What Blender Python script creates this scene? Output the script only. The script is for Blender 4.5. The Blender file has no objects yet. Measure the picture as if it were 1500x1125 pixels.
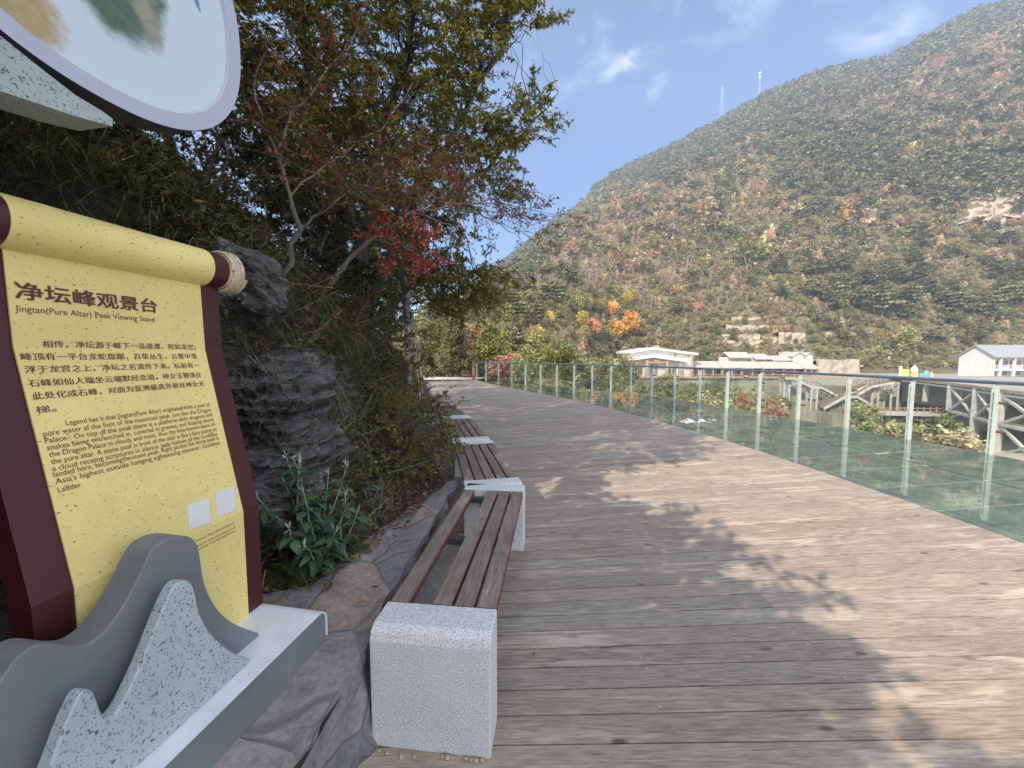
import bpy, bmesh, math, random
import numpy as np
from mathutils import Vector, Matrix
random.seed(7); rng = np.random.default_rng(7)
C = bpy.context.scene.collection
SC = bpy.context.scene
# ------------------------------------------------------------------ camera
F, PITCH, EYE = 563.0, math.radians(4.25), 1.5
cam = bpy.data.cameras.new('camera'); cam.sensor_width = 36; cam.lens = 36*F/1500
cam.clip_start = .03; cam.clip_end = 6000
camo = bpy.data.objects.new('camera', cam); C.objects.link(camo)
camo.location = (0, 0, EYE); camo.rotation_euler = (math.radians(90)-PITCH, 0, 0)
SC.camera = camo
# ------------------------------------------------------------------ light
SUN_EL = math.radians(40); HX, HY = .66, .7513          # where the light travels, seen from above
SC.view_settings.view_transform = 'Standard'; SC.view_settings.look = 'None'
SC.view_settings.exposure = .92; SC.view_settings.gamma = 1
sl = bpy.data.lights.new('sun', 'SUN'); sl.energy = 5.0; sl.angle = math.radians(.5); sl.color = (1, .85, .67)
so = bpy.data.objects.new('sun', sl); C.objects.link(so)
so.rotation_euler = Vector((HX*math.cos(SUN_EL), HY*math.cos(SUN_EL), -math.sin(SUN_EL))).to_track_quat('-Z', 'Y').to_euler()
W = bpy.data.worlds.new('World'); SC.world = W; W.use_nodes = True
def nd(t, typ, **kw):
    n = t.nodes.new(typ)
    for k, v in kw.items():
        if k.startswith('_'): setattr(n, k[1:], v)
        else: n.inputs[k if not k.startswith('i') or not k[1:].isdigit() else int(k[1:])].default_value = v
    return n
FILL_CLOUD = 10.0  # brightness of the out-of-view clouds added as fill light
def build_world():
    t = W.node_tree; t.nodes.clear(); L = t.links.new
    out = nd(t, 'ShaderNodeOutputWorld'); bg = nd(t, 'ShaderNodeBackground', Strength=.128)
    sky = nd(t, 'ShaderNodeTexSky', _sky_type='NISHITA', _sun_disc=False, _sun_elevation=SUN_EL,
             _sun_rotation=math.atan2(-HX, -HY) % (2*math.pi), _altitude=900, _air_density=1.0, _dust_density=.1, _ozone_density=4.5)
    tc = nd(t, 'ShaderNodeTexCoord')
    # wispy clouds: patches of stretched noise in fixed sky directions
    mp = nd(t, 'ShaderNodeMapping'); mp.inputs['Scale'].default_value = (5, 5, 9); mp.inputs['Rotation'].default_value = (0, .5, .4)
    L(tc.outputs['Generated'], mp.inputs['Vector'])
    nz = nd(t, 'ShaderNodeTexNoise', Scale=1.6, Detail=7, Roughness=.55, Distortion=.8); L(mp.outputs[0], nz.inputs['Vector'])
    total = None
    for px, py, wid, gain in ((838, 92, .052, .55), (872, 45, .062, .75), (925, 92, .066, 1.0), (950, 112, .04, .9), (1040, 2, .06, .9), (1000, -8, .05, .6), (1285, 68, .075, .8),
                              (1318, 52, .05, .5), (790, 130, .06, .35), (700, -190, .2, .4), (1150, -260, .25, .5)):
        d = RAY(px, py); d = d/np.linalg.norm(d)
        dist = nd(t, 'ShaderNodeVectorMath', _operation='DISTANCE'); L(tc.outputs['Generated'], dist.inputs[0]); dist.inputs[1].default_value = d
        mr = nd(t, 'ShaderNodeMapRange', _interpolation_type='SMOOTHSTEP'); L(dist.outputs['Value'], mr.inputs[0])
        mr.inputs[1].default_value = 0; mr.inputs[2].default_value = wid*1.35; mr.inputs[3].default_value = gain; mr.inputs[4].default_value = 0
        if total is None: total = mr.outputs[0]
        else:
            a = nd(t, 'ShaderNodeMath', _operation='MAXIMUM'); L(total, a.inputs[0]); L(mr.outputs[0], a.inputs[1]); total = a.outputs[0]
    # unseen bright cloud cover overhead and behind the viewer, added to lift the shade
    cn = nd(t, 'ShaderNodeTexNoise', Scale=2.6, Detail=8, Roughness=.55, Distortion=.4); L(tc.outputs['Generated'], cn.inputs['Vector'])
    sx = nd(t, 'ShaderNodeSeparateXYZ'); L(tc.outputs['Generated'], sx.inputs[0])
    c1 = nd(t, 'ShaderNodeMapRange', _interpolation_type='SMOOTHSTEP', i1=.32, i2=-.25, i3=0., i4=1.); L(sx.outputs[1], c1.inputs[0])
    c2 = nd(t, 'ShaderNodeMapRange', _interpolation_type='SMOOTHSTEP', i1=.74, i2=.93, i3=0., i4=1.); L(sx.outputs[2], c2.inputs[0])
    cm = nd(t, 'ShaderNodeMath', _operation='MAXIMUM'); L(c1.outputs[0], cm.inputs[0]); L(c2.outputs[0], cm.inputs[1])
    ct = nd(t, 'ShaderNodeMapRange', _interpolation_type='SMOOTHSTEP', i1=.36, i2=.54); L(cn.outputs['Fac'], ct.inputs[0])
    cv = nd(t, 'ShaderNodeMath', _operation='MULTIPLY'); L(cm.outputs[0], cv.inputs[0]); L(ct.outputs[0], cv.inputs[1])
    th = nd(t, 'ShaderNodeMapRange', _interpolation_type='SMOOTHSTEP'); L(nz.outputs['Fac'], th.inputs[0])
    th.inputs[1].default_value = .45; th.inputs[2].default_value = .74
    mul = nd(t, 'ShaderNodeMath', _operation='MULTIPLY'); L(total, mul.inputs[0]); L(th.outputs[0], mul.inputs[1])
    mul2 = nd(t, 'ShaderNodeMath', _operation='MULTIPLY', _use_clamp=True); L(mul.outputs[0], mul2.inputs[0]); mul2.inputs[1].default_value = .8
    mix = nd(t, 'ShaderNodeMix', _data_type='RGBA'); L(mul2.outputs[0], mix.inputs[0]); L(sky.outputs[0], mix.inputs[6]); mix.inputs[7].default_value = (7.4, 7.5, 7.8, 1)
    mc = nd(t, 'ShaderNodeMix', _data_type='RGBA'); L(cv.outputs[0], mc.inputs[0]); L(mix.outputs[2], mc.inputs[6]); mc.inputs[7].default_value = (FILL_CLOUD*.97, FILL_CLOUD, FILL_CLOUD*1.04, 1)
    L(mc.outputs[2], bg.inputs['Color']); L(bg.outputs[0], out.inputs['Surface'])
cp, sp = math.cos(PITCH), math.sin(PITCH)
def RAY(x, y):
    u = (x-750)/F; v = (562.5-y)/F
    return np.array([u, cp+v*sp, -sp+v*cp])
def P(x, y, Y):                       # world point at depth Y
    d = RAY(x, y); return np.array([0, 0, EYE])+d*(Y/d[1])
def G(x, y, z=0.):                    # world point at height z
    d = RAY(x, y); return np.array([0, 0, EYE])+d*((z-EYE)/d[2])
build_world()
# ------------------------------------------------------------------ noise
def _h(i, j, k):
    n = (i*374761393+j*668265263+k*2147483647) & 0xffffffff
    n = ((n ^ (n >> 13))*1274126177) & 0xffffffff
    return ((n ^ (n >> 16)) & 0xffffff)/float(0xffffff)
def vn(x, y, z):
    x, y, z = [np.asarray(a, float) for a in np.broadcast_arrays(x, y, z)]
    i, j, k = [np.floor(a).astype(np.int64) for a in (x, y, z)]
    fx, fy, fz = x-i, y-j, z-k
    fx, fy, fz = [a*a*(3-2*a) for a in (fx, fy, fz)]
    r = 0
    for a in (0, 1):
        for b in (0, 1):
            for c in (0, 1):
                r = r+_h(i+a, j+b, k+c)*(fx if a else 1-fx)*(fy if b else 1-fy)*(fz if c else 1-fz)
    return r*2-1
def fbm(x, y, z, o=4):
    r = 0; a = .5
    for q in range(o):
        r = r+a*vn(np.asarray(x)*2**q+q*7.3, np.asarray(y)*2**q, np.asarray(z)*2**q); a *= .5
    return r
def sstep(a, b, x):
    t = np.clip((np.asarray(x, float)-a)/(b-a), 0, 1); return t*t*(3-2*t)
# ------------------------------------------------------------------ mesh helpers
ORG = {}
def wo(o): return ORG.get(o.name, np.zeros(3)) if o else np.zeros(3)
def link(o, parent=None, org=None):
    C.objects.link(o)
    if parent: o.parent = parent; ORG[o.name] = wo(parent)
    return o
def mesh_np(name, V, Fa, mats, parent=None, col=None, smooth=False, mi=None):
    V = np.asarray(V, np.float32)-wo(parent).astype(np.float32); Fa = np.asarray(Fa, np.int32)
    me = bpy.data.meshes.new(name); n = Fa.shape[1]
    me.vertices.add(len(V)); me.vertices.foreach_set('co', V.ravel())
    me.loops.add(Fa.size); me.loops.foreach_set('vertex_index', Fa.ravel())
    me.polygons.add(len(Fa)); me.polygons.foreach_set('loop_start', np.arange(0, Fa.size, n, dtype=np.int32))
    if mi is not None: me.polygons.foreach_set('material_index', np.asarray(mi, np.int32))
    me.polygons.foreach_set('use_smooth', np.full(len(Fa), smooth))
    if col is not None:
        ca = me.color_attributes.new('Col', 'FLOAT_COLOR', 'POINT')
        c4 = np.ones((len(V), 4), np.float32); c4[:, :3] = col; ca.data.foreach_set('color', c4.ravel())
    me.update(calc_edges=True); me.validate()
    for m in (mats if isinstance(mats, (list, tuple)) else [mats]): me.materials.append(m)
    return link(bpy.data.objects.new(name, me), parent)
class MB:
    def __init__(s): s.v = []; s.f = []; s.m = []
    def add(s, v, f, m=0):
        b = len(s.v); s.v += [tuple(map(float, q)) for q in v]; s.f += [tuple(int(i)+b for i in q) for q in f]; s.m += [m]*len(f); return s
    def box(s, c, size, ax=None, m=0):
        c = np.array(c, float); h = np.array(size, float)/2; ax = np.eye(3) if ax is None else np.array(ax, float)
        v = [c+ax[0]*h[0]*a+ax[1]*h[1]*b+ax[2]*h[2]*e for a in (-1, 1) for b in (-1, 1) for e in (-1, 1)]
        return s.add(v, [(0, 1, 3, 2), (4, 6, 7, 5), (0, 4, 5, 1), (2, 3, 7, 6), (0, 2, 6, 4), (1, 5, 7, 3)], m)
    def bar(s, a, b, w, h, up=(0, 0, 1), m=0):
        a = np.array(a, float); b = np.array(b, float); d = b-a; L = np.linalg.norm(d); d /= L
        x = np.cross(d, up); x /= np.linalg.norm(x) if np.linalg.norm(x) > 1e-6 else 1
        if np.linalg.norm(x) < .5: x = np.array([1., 0, 0])
        z = np.cross(x, d); return s.box((a+b)/2, (w, L, h), (x, d, z), m)
    def tube(s, pts, r, n=8, m=0, cap=True):
        pts = [np.array(p, float) for p in pts]; r = [r]*len(pts) if np.isscalar(r) else r
        ring = []; pv = None; v = []; f = []
        for i, p in enumerate(pts):
            d = pts[min(i+1, len(pts)-1)]-pts[max(i-1, 0)]; d = d/(np.linalg.norm(d)+1e-9)
            a = np.cross(d, (0, 0, 1) if abs(d[2]) < .95 else (1, 0, 0)) if pv is None else pv-d*np.dot(pv, d)
            a = a/(np.linalg.norm(a)+1e-9); b = np.cross(d, a); pv = a
            for k in range(n):
                t = 2*math.pi*k/n; v.append(p+r[i]*(a*math.cos(t)+b*math.sin(t)))
        for i in range(len(pts)-1):
            for k in range(n): f.append((i*n+k, i*n+(k+1) % n, (i+1)*n+(k+1) % n, (i+1)*n+k))
        if cap: f.append(tuple(range(n-1, -1, -1))); f.append(tuple((len(pts)-1)*n+k for k in range(n)))
        return s.add(v, f, m)
    def prism(s, poly, o, ex, ey, en, t, m=0):
        o, ex, ey, en = [np.array(q, float) for q in (o, ex, ey, en)]; n = len(poly)
        fr = [o+ex*a+ey*b for a, b in poly]; bk = [q-en*t for q in fr]
        return s.add(fr+bk, [tuple(range(n)), tuple(range(2*n-1, n-1, -1))]+[(i, n+i, n+(i+1) % n, (i+1) % n) for i in range(n)], m)
    def build(s, name, mats, parent=None, smooth=False, bevel=0, seg=2, recalc=True):
        me = bpy.data.meshes.new(name); o0 = wo(parent)
        me.from_pydata([(a-o0[0], b-o0[1], c-o0[2]) for a, b, c in s.v], [], s.f)
        mats = mats if isinstance(mats, (list, tuple)) else [mats]
        for q in mats: me.materials.append(q)
        me.polygons.foreach_set('material_index', s.m)
        if recalc or bevel:
            bm = bmesh.new(); bm.from_mesh(me)
            bmesh.ops.recalc_face_normals(bm, faces=bm.faces)
            if bevel:
                ed = [e for e in bm.edges if len(e.link_faces) == 2 and e.calc_face_angle(0) > .6]
                bmesh.ops.bevel(bm, geom=ed, offset=bevel, segments=seg, affect='EDGES', profile=.5, clamp_overlap=True)
            bm.to_mesh(me); bm.free()
        if smooth:
            me.polygons.foreach_set('use_smooth', [True]*len(me.polygons))
            try: me.set_sharp_from_angle(angle=.7)
            except Exception: pass
        me.update()
        return link(bpy.data.objects.new(name, me), parent)
def tag(o, label=None, cat=None, group=None, kind=None):
    if label: o['label'] = label
    if cat: o['category'] = cat
    if group: o['group'] = group
    if kind: o['kind'] = kind
    return o
def thing(name, loc, label, cat, group=None):
    o = bpy.data.objects.new(name, None); o.empty_display_size = .1; C.objects.link(o); o.location = [float(q) for q in loc]
    ORG[o.name] = np.array(loc, float); return tag(o, label, cat, group)
def copy_tree(o, parent=None):
    c = o.copy(); C.objects.link(c)
    if parent: c.parent = parent
    for ch in list(o.children): copy_tree(ch, c)
    return c
def structure(o): return tag(o, kind='structure')
# ------------------------------------------------------------------ materials
def mat(name, col=(.5, .5, .5), rough=.6, var=.15, scale=8., bump=0., bscale=None, metal=0., stretch=(1, 1, 1), col2=None, spec=.5, detail=5):
    m = bpy.data.materials.new(name); m.use_nodes = True; t = m.node_tree; L = t.links.new
    b = t.nodes['Principled BSDF']; b.inputs['Roughness'].default_value = rough; b.inputs['Metallic'].default_value = metal
    b.inputs['Specular IOR Level'].default_value = spec
    tc = nd(t, 'ShaderNodeTexCoord'); mp = nd(t, 'ShaderNodeMapping'); mp.inputs['Scale'].default_value = stretch; L(tc.outputs['Object'], mp.inputs['Vector'])
    nz = nd(t, 'ShaderNodeTexNoise', Scale=scale, Detail=detail, Roughness=.6); L(mp.outputs[0], nz.inputs['Vector'])
    rp = nd(t, 'ShaderNodeValToRGB'); L(nz.outputs['Fac'], rp.inputs[0])
    c1 = [max(0, q*(1-var)) for q in col]; c2 = [q*(1+var) for q in col] if col2 is None else col2
    rp.color_ramp.elements[0].position = .32; rp.color_ramp.elements[1].position = .68
    rp.color_ramp.elements[0].color = (*c1, 1); rp.color_ramp.elements[1].color = (*c2, 1)
    L(rp.outputs[0], b.inputs['Base Color'])
    if bump:
        n2 = nd(t, 'ShaderNodeTexNoise', Scale=bscale or scale*3, Detail=6, Roughness=.6); L(mp.outputs[0], n2.inputs['Vector'])
        bp = nd(t, 'ShaderNodeBump', Strength=bump, Distance=.02); L(n2.outputs['Fac'], bp.inputs['Height']); L(bp.outputs[0], b.inputs['Normal'])
    m['ramp'] = rp.name; return m
def speckle(name, base, fleck, scale, lo, hi, rough=.6, stretch=(1, 1, 1), dist=0., third=None, bump=0., detail=2):
    m = mat(name, base, rough, .11, 2.4, bump, 120.); t = m.node_tree; L = t.links.new; b = t.nodes['Principled BSDF']
    src = b.inputs['Base Color'].links[0].from_socket
    tc = nd(t, 'ShaderNodeTexCoord'); mp = nd(t, 'ShaderNodeMapping'); mp.inputs['Scale'].default_value = stretch; L(tc.outputs['Object'], mp.inputs['Vector'])
    nz = nd(t, 'ShaderNodeTexNoise', Scale=scale, Detail=detail, Roughness=.5, Distortion=dist); L(mp.outputs[0], nz.inputs['Vector'])
    mr = nd(t, 'ShaderNodeMapRange', i1=lo, i2=hi); L(nz.outputs['Fac'], mr.inputs[0])
    mx = nd(t, 'ShaderNodeMix', _data_type='RGBA'); L(mr.outputs[0], mx.inputs[0]); L(src, mx.inputs[6]); mx.inputs[7].default_value = (*fleck, 1)
    o = mx.outputs[2]
    if third:
        n3 = nd(t, 'ShaderNodeTexNoise', Scale=scale*.7, Detail=2); L(mp.outputs[0], n3.inputs['Vector'])
        m3 = nd(t, 'ShaderNodeMapRange', i1=.56, i2=.66); L(n3.outputs['Fac'], m3.inputs[0])
        x3 = nd(t, 'ShaderNodeMix', _data_type='RGBA'); L(m3.outputs[0], x3.inputs[0]); L(o, x3.inputs[6]); x3.inputs[7].default_value = (*third, 1); o = x3.outputs[2]
    L(o, b.inputs['Base Color']); return m
def leafmat(name, trans=.35, rough=.5, tint=(1, 1, 1), rand=.25):
    m = bpy.data.materials.new(name); m.use_nodes = True; t = m.node_tree; L = t.links.new
    b = t.nodes['Principled BSDF']; out = t.nodes['Material Output']; b.inputs['Roughness'].default_value = rough; b.inputs['Specular IOR Level'].default_value = .35
    at = nd(t, 'ShaderNodeAttribute', _attribute_name='Col')
    oi = nd(t, 'ShaderNodeObjectInfo'); mr = nd(t, 'ShaderNodeMapRange', i3=1-rand, i4=1+rand); L(oi.outputs['Random'], mr.inputs[0])
    sc = nd(t, 'ShaderNodeVectorMath', _operation='SCALE'); L(at.outputs['Color'], sc.inputs[0]); L(mr.outputs[0], sc.inputs['Scale'])
    L(sc.outputs[0], b.inputs['Base Color'])
    tr = nd(t, 'ShaderNodeBsdfTranslucent'); L(sc.outputs[0], tr.inputs['Color'])
    mx = nd(t, 'ShaderNodeMixShader', i0=trans); L(b.outputs[0], mx.inputs[1]); L(tr.outputs[0], mx.inputs[2]); L(mx.outputs[0], out.inputs['Surface'])
    return m
def wood_planks(name, dark, light, us=1.3, vs=34., knots=True, rough=.75, red=None):
    """weathered timber; UV: u along the board in metres, v across, 'Col' = tone of each board"""
    m = bpy.data.materials.new(name); m.use_nodes = True; t = m.node_tree; L = t.links.new
    b = t.nodes['Principled BSDF']; b.inputs['Roughness'].default_value = rough; b.inputs['Specular IOR Level'].default_value = .25
    uv = nd(t, 'ShaderNodeUVMap', _uv_map='UVMap'); at = nd(t, 'ShaderNodeAttribute', _attribute_name='Col')
    def mapped(sx, sy):
        q = nd(t, 'ShaderNodeMapping'); q.inputs['Scale'].default_value = (sx, sy, 1); L(uv.outputs[0], q.inputs['Vector']); return q.outputs[0]
    g = nd(t, 'ShaderNodeTexNoise', Scale=1, Detail=8, Roughness=.65, Distortion=.3); L(mapped(us*6.5, vs*2.6), g.inputs['Vector'])
    low = nd(t, 'ShaderNodeTexNoise', Scale=1, Detail=3, Distortion=.5); L(mapped(1.4, 11), low.inputs['Vector'])
    fl = nd(t, 'ShaderNodeMath', _operation='MULTIPLY', i1=26.); L(low.outputs['Fac'], fl.inputs[0])
    fr = nd(t, 'ShaderNodeMath', _operation='SINE'); L(fl.outputs[0], fr.inputs[0])
    ring = nd(t, 'ShaderNodeMapRange', i1=-.2, i2=1., i3=0., i4=.30); L(fr.outputs[0], ring.inputs[0])
    pat = nd(t, 'ShaderNodeTexNoise', Scale=1, Detail=3); L(mapped(.7, 3.), pat.inputs['Vector'])
    pm = nd(t, 'ShaderNodeMapRange', i1=.45, i2=.62); L(pat.outputs['Fac'], pm.inputs[0])
    rm = nd(t, 'ShaderNodeMath', _operation='MULTIPLY'); L(ring.outputs[0], rm.inputs[0]); L(pm.outputs[0], rm.inputs[1])
    ad = nd(t, 'ShaderNodeMath', _operation='ADD'); L(g.outputs['Fac'], ad.inputs[0]); L(rm.outputs[0], ad.inputs[1])
    mr = nd(t, 'ShaderNodeMapRange', i1=.30, i2=.80); L(ad.outputs[0], mr.inputs[0])
    mx = nd(t, 'ShaderNodeMix', _data_type='RGBA'); L(mr.outputs[0], mx.inputs[0]); mx.inputs[6].default_value = (*dark, 1); mx.inputs[7].default_value = (*light, 1)
    o = mx.outputs[2]
    if red:
        rn = nd(t, 'ShaderNodeTexNoise', Scale=1, Detail=6, Roughness=.7); L(mapped(3., 12.), rn.inputs['Vector'])
        r2 = nd(t, 'ShaderNodeMapRange', i1=.52, i2=.68, i4=.55); L(rn.outputs['Fac'], r2.inputs[0])
        rx = nd(t, 'ShaderNodeMix', _data_type='RGBA'); L(r2.outputs[0], rx.inputs[0]); L(o, rx.inputs[6]); rx.inputs[7].default_value = (*red, 1); o = rx.outputs[2]
    ck = nd(t, 'ShaderNodeTexNoise', Scale=1, Detail=3, Roughness=.6, Distortion=.2); L(mapped(us*1.6, vs*4.5), ck.inputs['Vector'])
    c2 = nd(t, 'ShaderNodeMapRange', i1=.655, i2=.70, i3=1., i4=.45); L(ck.outputs['Fac'], c2.inputs[0])
    cs = nd(t, 'ShaderNodeVectorMath', _operation='SCALE'); L(o, cs.inputs[0]); L(c2.outputs[0], cs.inputs['Scale']); o = cs.outputs[0]
    # broad wear
    st = nd(t, 'ShaderNodeTexNoise', Scale=1, Detail=4); L(mapped(3.2, 5.), st.inputs['Vector'])
    s2 = nd(t, 'ShaderNodeMapRange', i1=.3, i2=.7, i3=.89, i4=1.10); L(st.outputs['Fac'], s2.inputs[0])
    sv = nd(t, 'ShaderNodeVectorMath', _operation='SCALE'); L(o, sv.inputs[0]); L(s2.outputs[0], sv.inputs['Scale']); o = sv.outputs[0]
    mu = nd(t, 'ShaderNodeVectorMath', _operation='MULTIPLY'); L(o, mu.inputs[0]); L(at.outputs['Color'], mu.inputs[1]); o = mu.outputs[0]
    if knots:
        vo = nd(t, 'ShaderNodeTexVoronoi', Scale=1., Randomness=1); vo.voronoi_dimensions = '2D'; L(mapped(2.3, 6.1), vo.inputs['Vector'])
        kd = nd(t, 'ShaderNodeMapRange', i1=.04, i2=.10, i3=1., i4=0.); L(vo.outputs['Distance'], kd.inputs[0])
        kx = nd(t, 'ShaderNodeMix', _data_type='RGBA'); L(kd.outputs[0], kx.inputs[0]); L(o, kx.inputs[6]); kx.inputs[7].default_value = (.045, .032, .025, 1)
        vs_ = nd(t, 'ShaderNodeSeparateColor'); L(vo.outputs['Color'], vs_.inputs[0]); kg = nd(t, 'ShaderNodeMapRange', i1=.62, i2=1., i3=0., i4=.85); L(vs_.outputs[0], kg.inputs[0]); kf = nd(t, 'ShaderNodeMath', _operation='MULTIPLY'); L(kd.outputs[0], kf.inputs[0]); L(kg.outputs[0], kf.inputs[1]); L(kf.outputs[0], kx.inputs[0]); o = kx.outputs[2]
    L(o, b.inputs['Base Color'])
    bp = nd(t, 'ShaderNodeBump', Strength=.35, Distance=.004); L(ad.outputs[0], bp.inputs['Height']); L(bp.outputs[0], b.inputs['Normal'])
    return m
def glassmat(name, tint, refl=1., dust=0., dustcol=(.5, .55, .5), rough=.01):
    m = bpy.data.materials.new(name); m.use_nodes = True; t = m.node_tree; L = t.links.new
    for n in list(t.nodes):
        if n.type == 'BSDF_PRINCIPLED': t.nodes.remove(n)
    out = t.nodes['Material Output']; tr = nd(t, 'ShaderNodeBsdfTransparent', Color=(*tint, 1))
    df = nd(t, 'ShaderNodeBsdfDiffuse', Color=(*dustcol, 1)); gl = nd(t, 'ShaderNodeBsdfGlossy', Roughness=rough, Color=(.95, 1, .97, 1))
    tc = nd(t, 'ShaderNodeTexCoord'); nz = nd(t, 'ShaderNodeTexNoise', Scale=2.2, Detail=6, Roughness=.65); L(tc.outputs['Object'], nz.inputs['Vector'])
    mr = nd(t, 'ShaderNodeMapRange', i1=.3, i2=.75, i3=dust*.5, i4=dust*1.5); L(nz.outputs['Fac'], mr.inputs[0])
    m1 = nd(t, 'ShaderNodeMixShader'); L(mr.outputs[0], m1.inputs[0]); L(tr.outputs[0], m1.inputs[1]); L(df.outputs[0], m1.inputs[2])
    fr = nd(t, 'ShaderNodeFresnel', IOR=1.5); fm = nd(t, 'ShaderNodeMath', _operation='MULTIPLY', i1=refl, _use_clamp=True); L(fr.outputs[0], fm.inputs[0])
    m2 = nd(t, 'ShaderNodeMixShader'); L(fm.outputs[0], m2.inputs[0]); L(m1.outputs[0], m2.inputs[1]); L(gl.outputs[0], m2.inputs[2])
    L(m2.outputs[0], out.inputs['Surface']); return m
M = {}
M['deck'] = wood_planks('deck_wood', (.17, .142, .119), (.47, .395, .322))
M['slat'] = wood_planks('bench_wood', (.12, .095, .08), (.37, .305, .265), us=1.6, vs=50, knots=False, red=(.17, .065, .05))
M['slat_red'] = mat('bench_red_stain', (.16, .038, .03), .6, .25, 20, .2)
M['gap'] = mat('deck_joist_dark', (.03, .027, .024), .9)
M['screw'] = mat('screw_steel', (.62, .6, .56), .45, .1, metal=.3)
M['granite'] = speckle('granite', (.69, .685, .69), (.25, .245, .25), 230., .54, .62, .6, third=(.80, .80, .81), bump=.12)
M['yellow'] = speckle('yellow_paint', (.86, .70, .26), (.24, .16, .06), 120., .665, .70, .5, (1, 1, 1.6))
M['maroon'] = mat('maroon_paint', (.06, .012, .014), .38, .12, 4)
M['lettering'] = mat('maroon_lettering', (.13, .04, .035), .6, .1)
M['greypaint'] = mat('grey_textured_paint', (.185, .195, .205), .75, .17, 3.5, .25, 190.)
M['lightgranite'] = speckle('pale_speckled_paint', (.42, .475, .475), (.12, .10, .13), 165., .58, .64, .7, (1.5, 1, .8), .9, bump=.08)
M['white'] = mat('white_sheet', (.76, .77, .79), .45, .10, 11)
M['lilac'] = mat('pale_lilac_rim', (.50, .52, .63), .5, .04, 5)
M['darkmetal'] = mat('dark_underside', (.06, .058, .06), .6, .1)
M['buff'] = mat('buff_underside', (.26, .24, .19), .8, .15, 20)
M['rope'] = mat('cream_rope', (.68, .58, .40), .85, .2, 60, .5, 200)
M['sticker'] = mat('pale_sticker', (.72, .72, .70), .5, .04)
M['steel'] = mat('rail_steel', (.30, .34, .42), .22, .08, 3, metal=.85)
M['postpaint'] = mat('pale_green_post_paint', (.44, .51, .485), .45, .10, 14)
M['clamp'] = mat('clamp_dark', (.04, .035, .03), .5, .4, 40, col2=(.25, .10, .03))
M['glass'] = glassmat('clear_glass', (.94, .975, .955), .16, .012, (.6, .68, .62))
M['floorglass'] = glassmat('floor_glass', (.34, .46, .40), 1.15, .45, (.25, .335, .285), .025)
M['seam'] = mat('glass_seam', (.55, .58, .52), .6, .2)
M['beam'] = mat('green_grey_beam', (.06, .085, .075), .6, .2)
M['concrete'] = mat('concrete', (.33, .31, .28), .9, .2, 3, .2, 30)
M['bark'] = mat('bark_grey', (.13, .11, .095), .9, .4, 25, .6, 60, stretch=(1, 1, .3))
M['barkpale'] = mat('bark_pale', (.17, .145, .125), .85, .3, 25, .5, 60, stretch=(1, 1, .4))
M['leaf'] = leafmat('leaf', .35)
M['leafmatte'] = leafmat('leaf_matte', .15, .7)
M['farleaf'] = leafmat('far_leaf', .25, .75)
M['grass'] = leafmat('grass_blade', .3, .55)
M['litter'] = leafmat('leaf_litter', .1, .8)
M['white_wall'] = mat('white_render', (.68, .665, .64), .85, .05, .6)
M['white_wall2'] = mat('white_gable_render', (.62, .62, .61), .85, .05, .5)
M['tan'] = mat('tan_timber', (.48, .30, .16), .7, .15)
M['greyroof'] = mat('grey_roof', (.27, .285, .31), .7, .12, 1.5)
M['tileroof'] = mat('pale_tile_roof', (.42, .385, .345), .8, .15, 2)
M['darkin'] = mat('dark_opening', (.06, .06, .07), .4, .2)
M['reddoor'] = mat('red_door', (.42, .09, .08), .6, .1)
M['redfence'] = mat('red_brown_timber', (.33, .12, .075), .8, .25, 10)
M['pinkfence'] = mat('pink_rail', (.50, .27, .20), .8, .2)
M['truss'] = mat('white_truss_paint', (.50, .48, .45), .7, .22, 1.3)
M['rust'] = mat('rusty_edge', (.42, .33, .26), .8, .35, 1.5)
M['step'] = mat('brown_steps', (.17, .115, .08), .8, .25)
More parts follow.
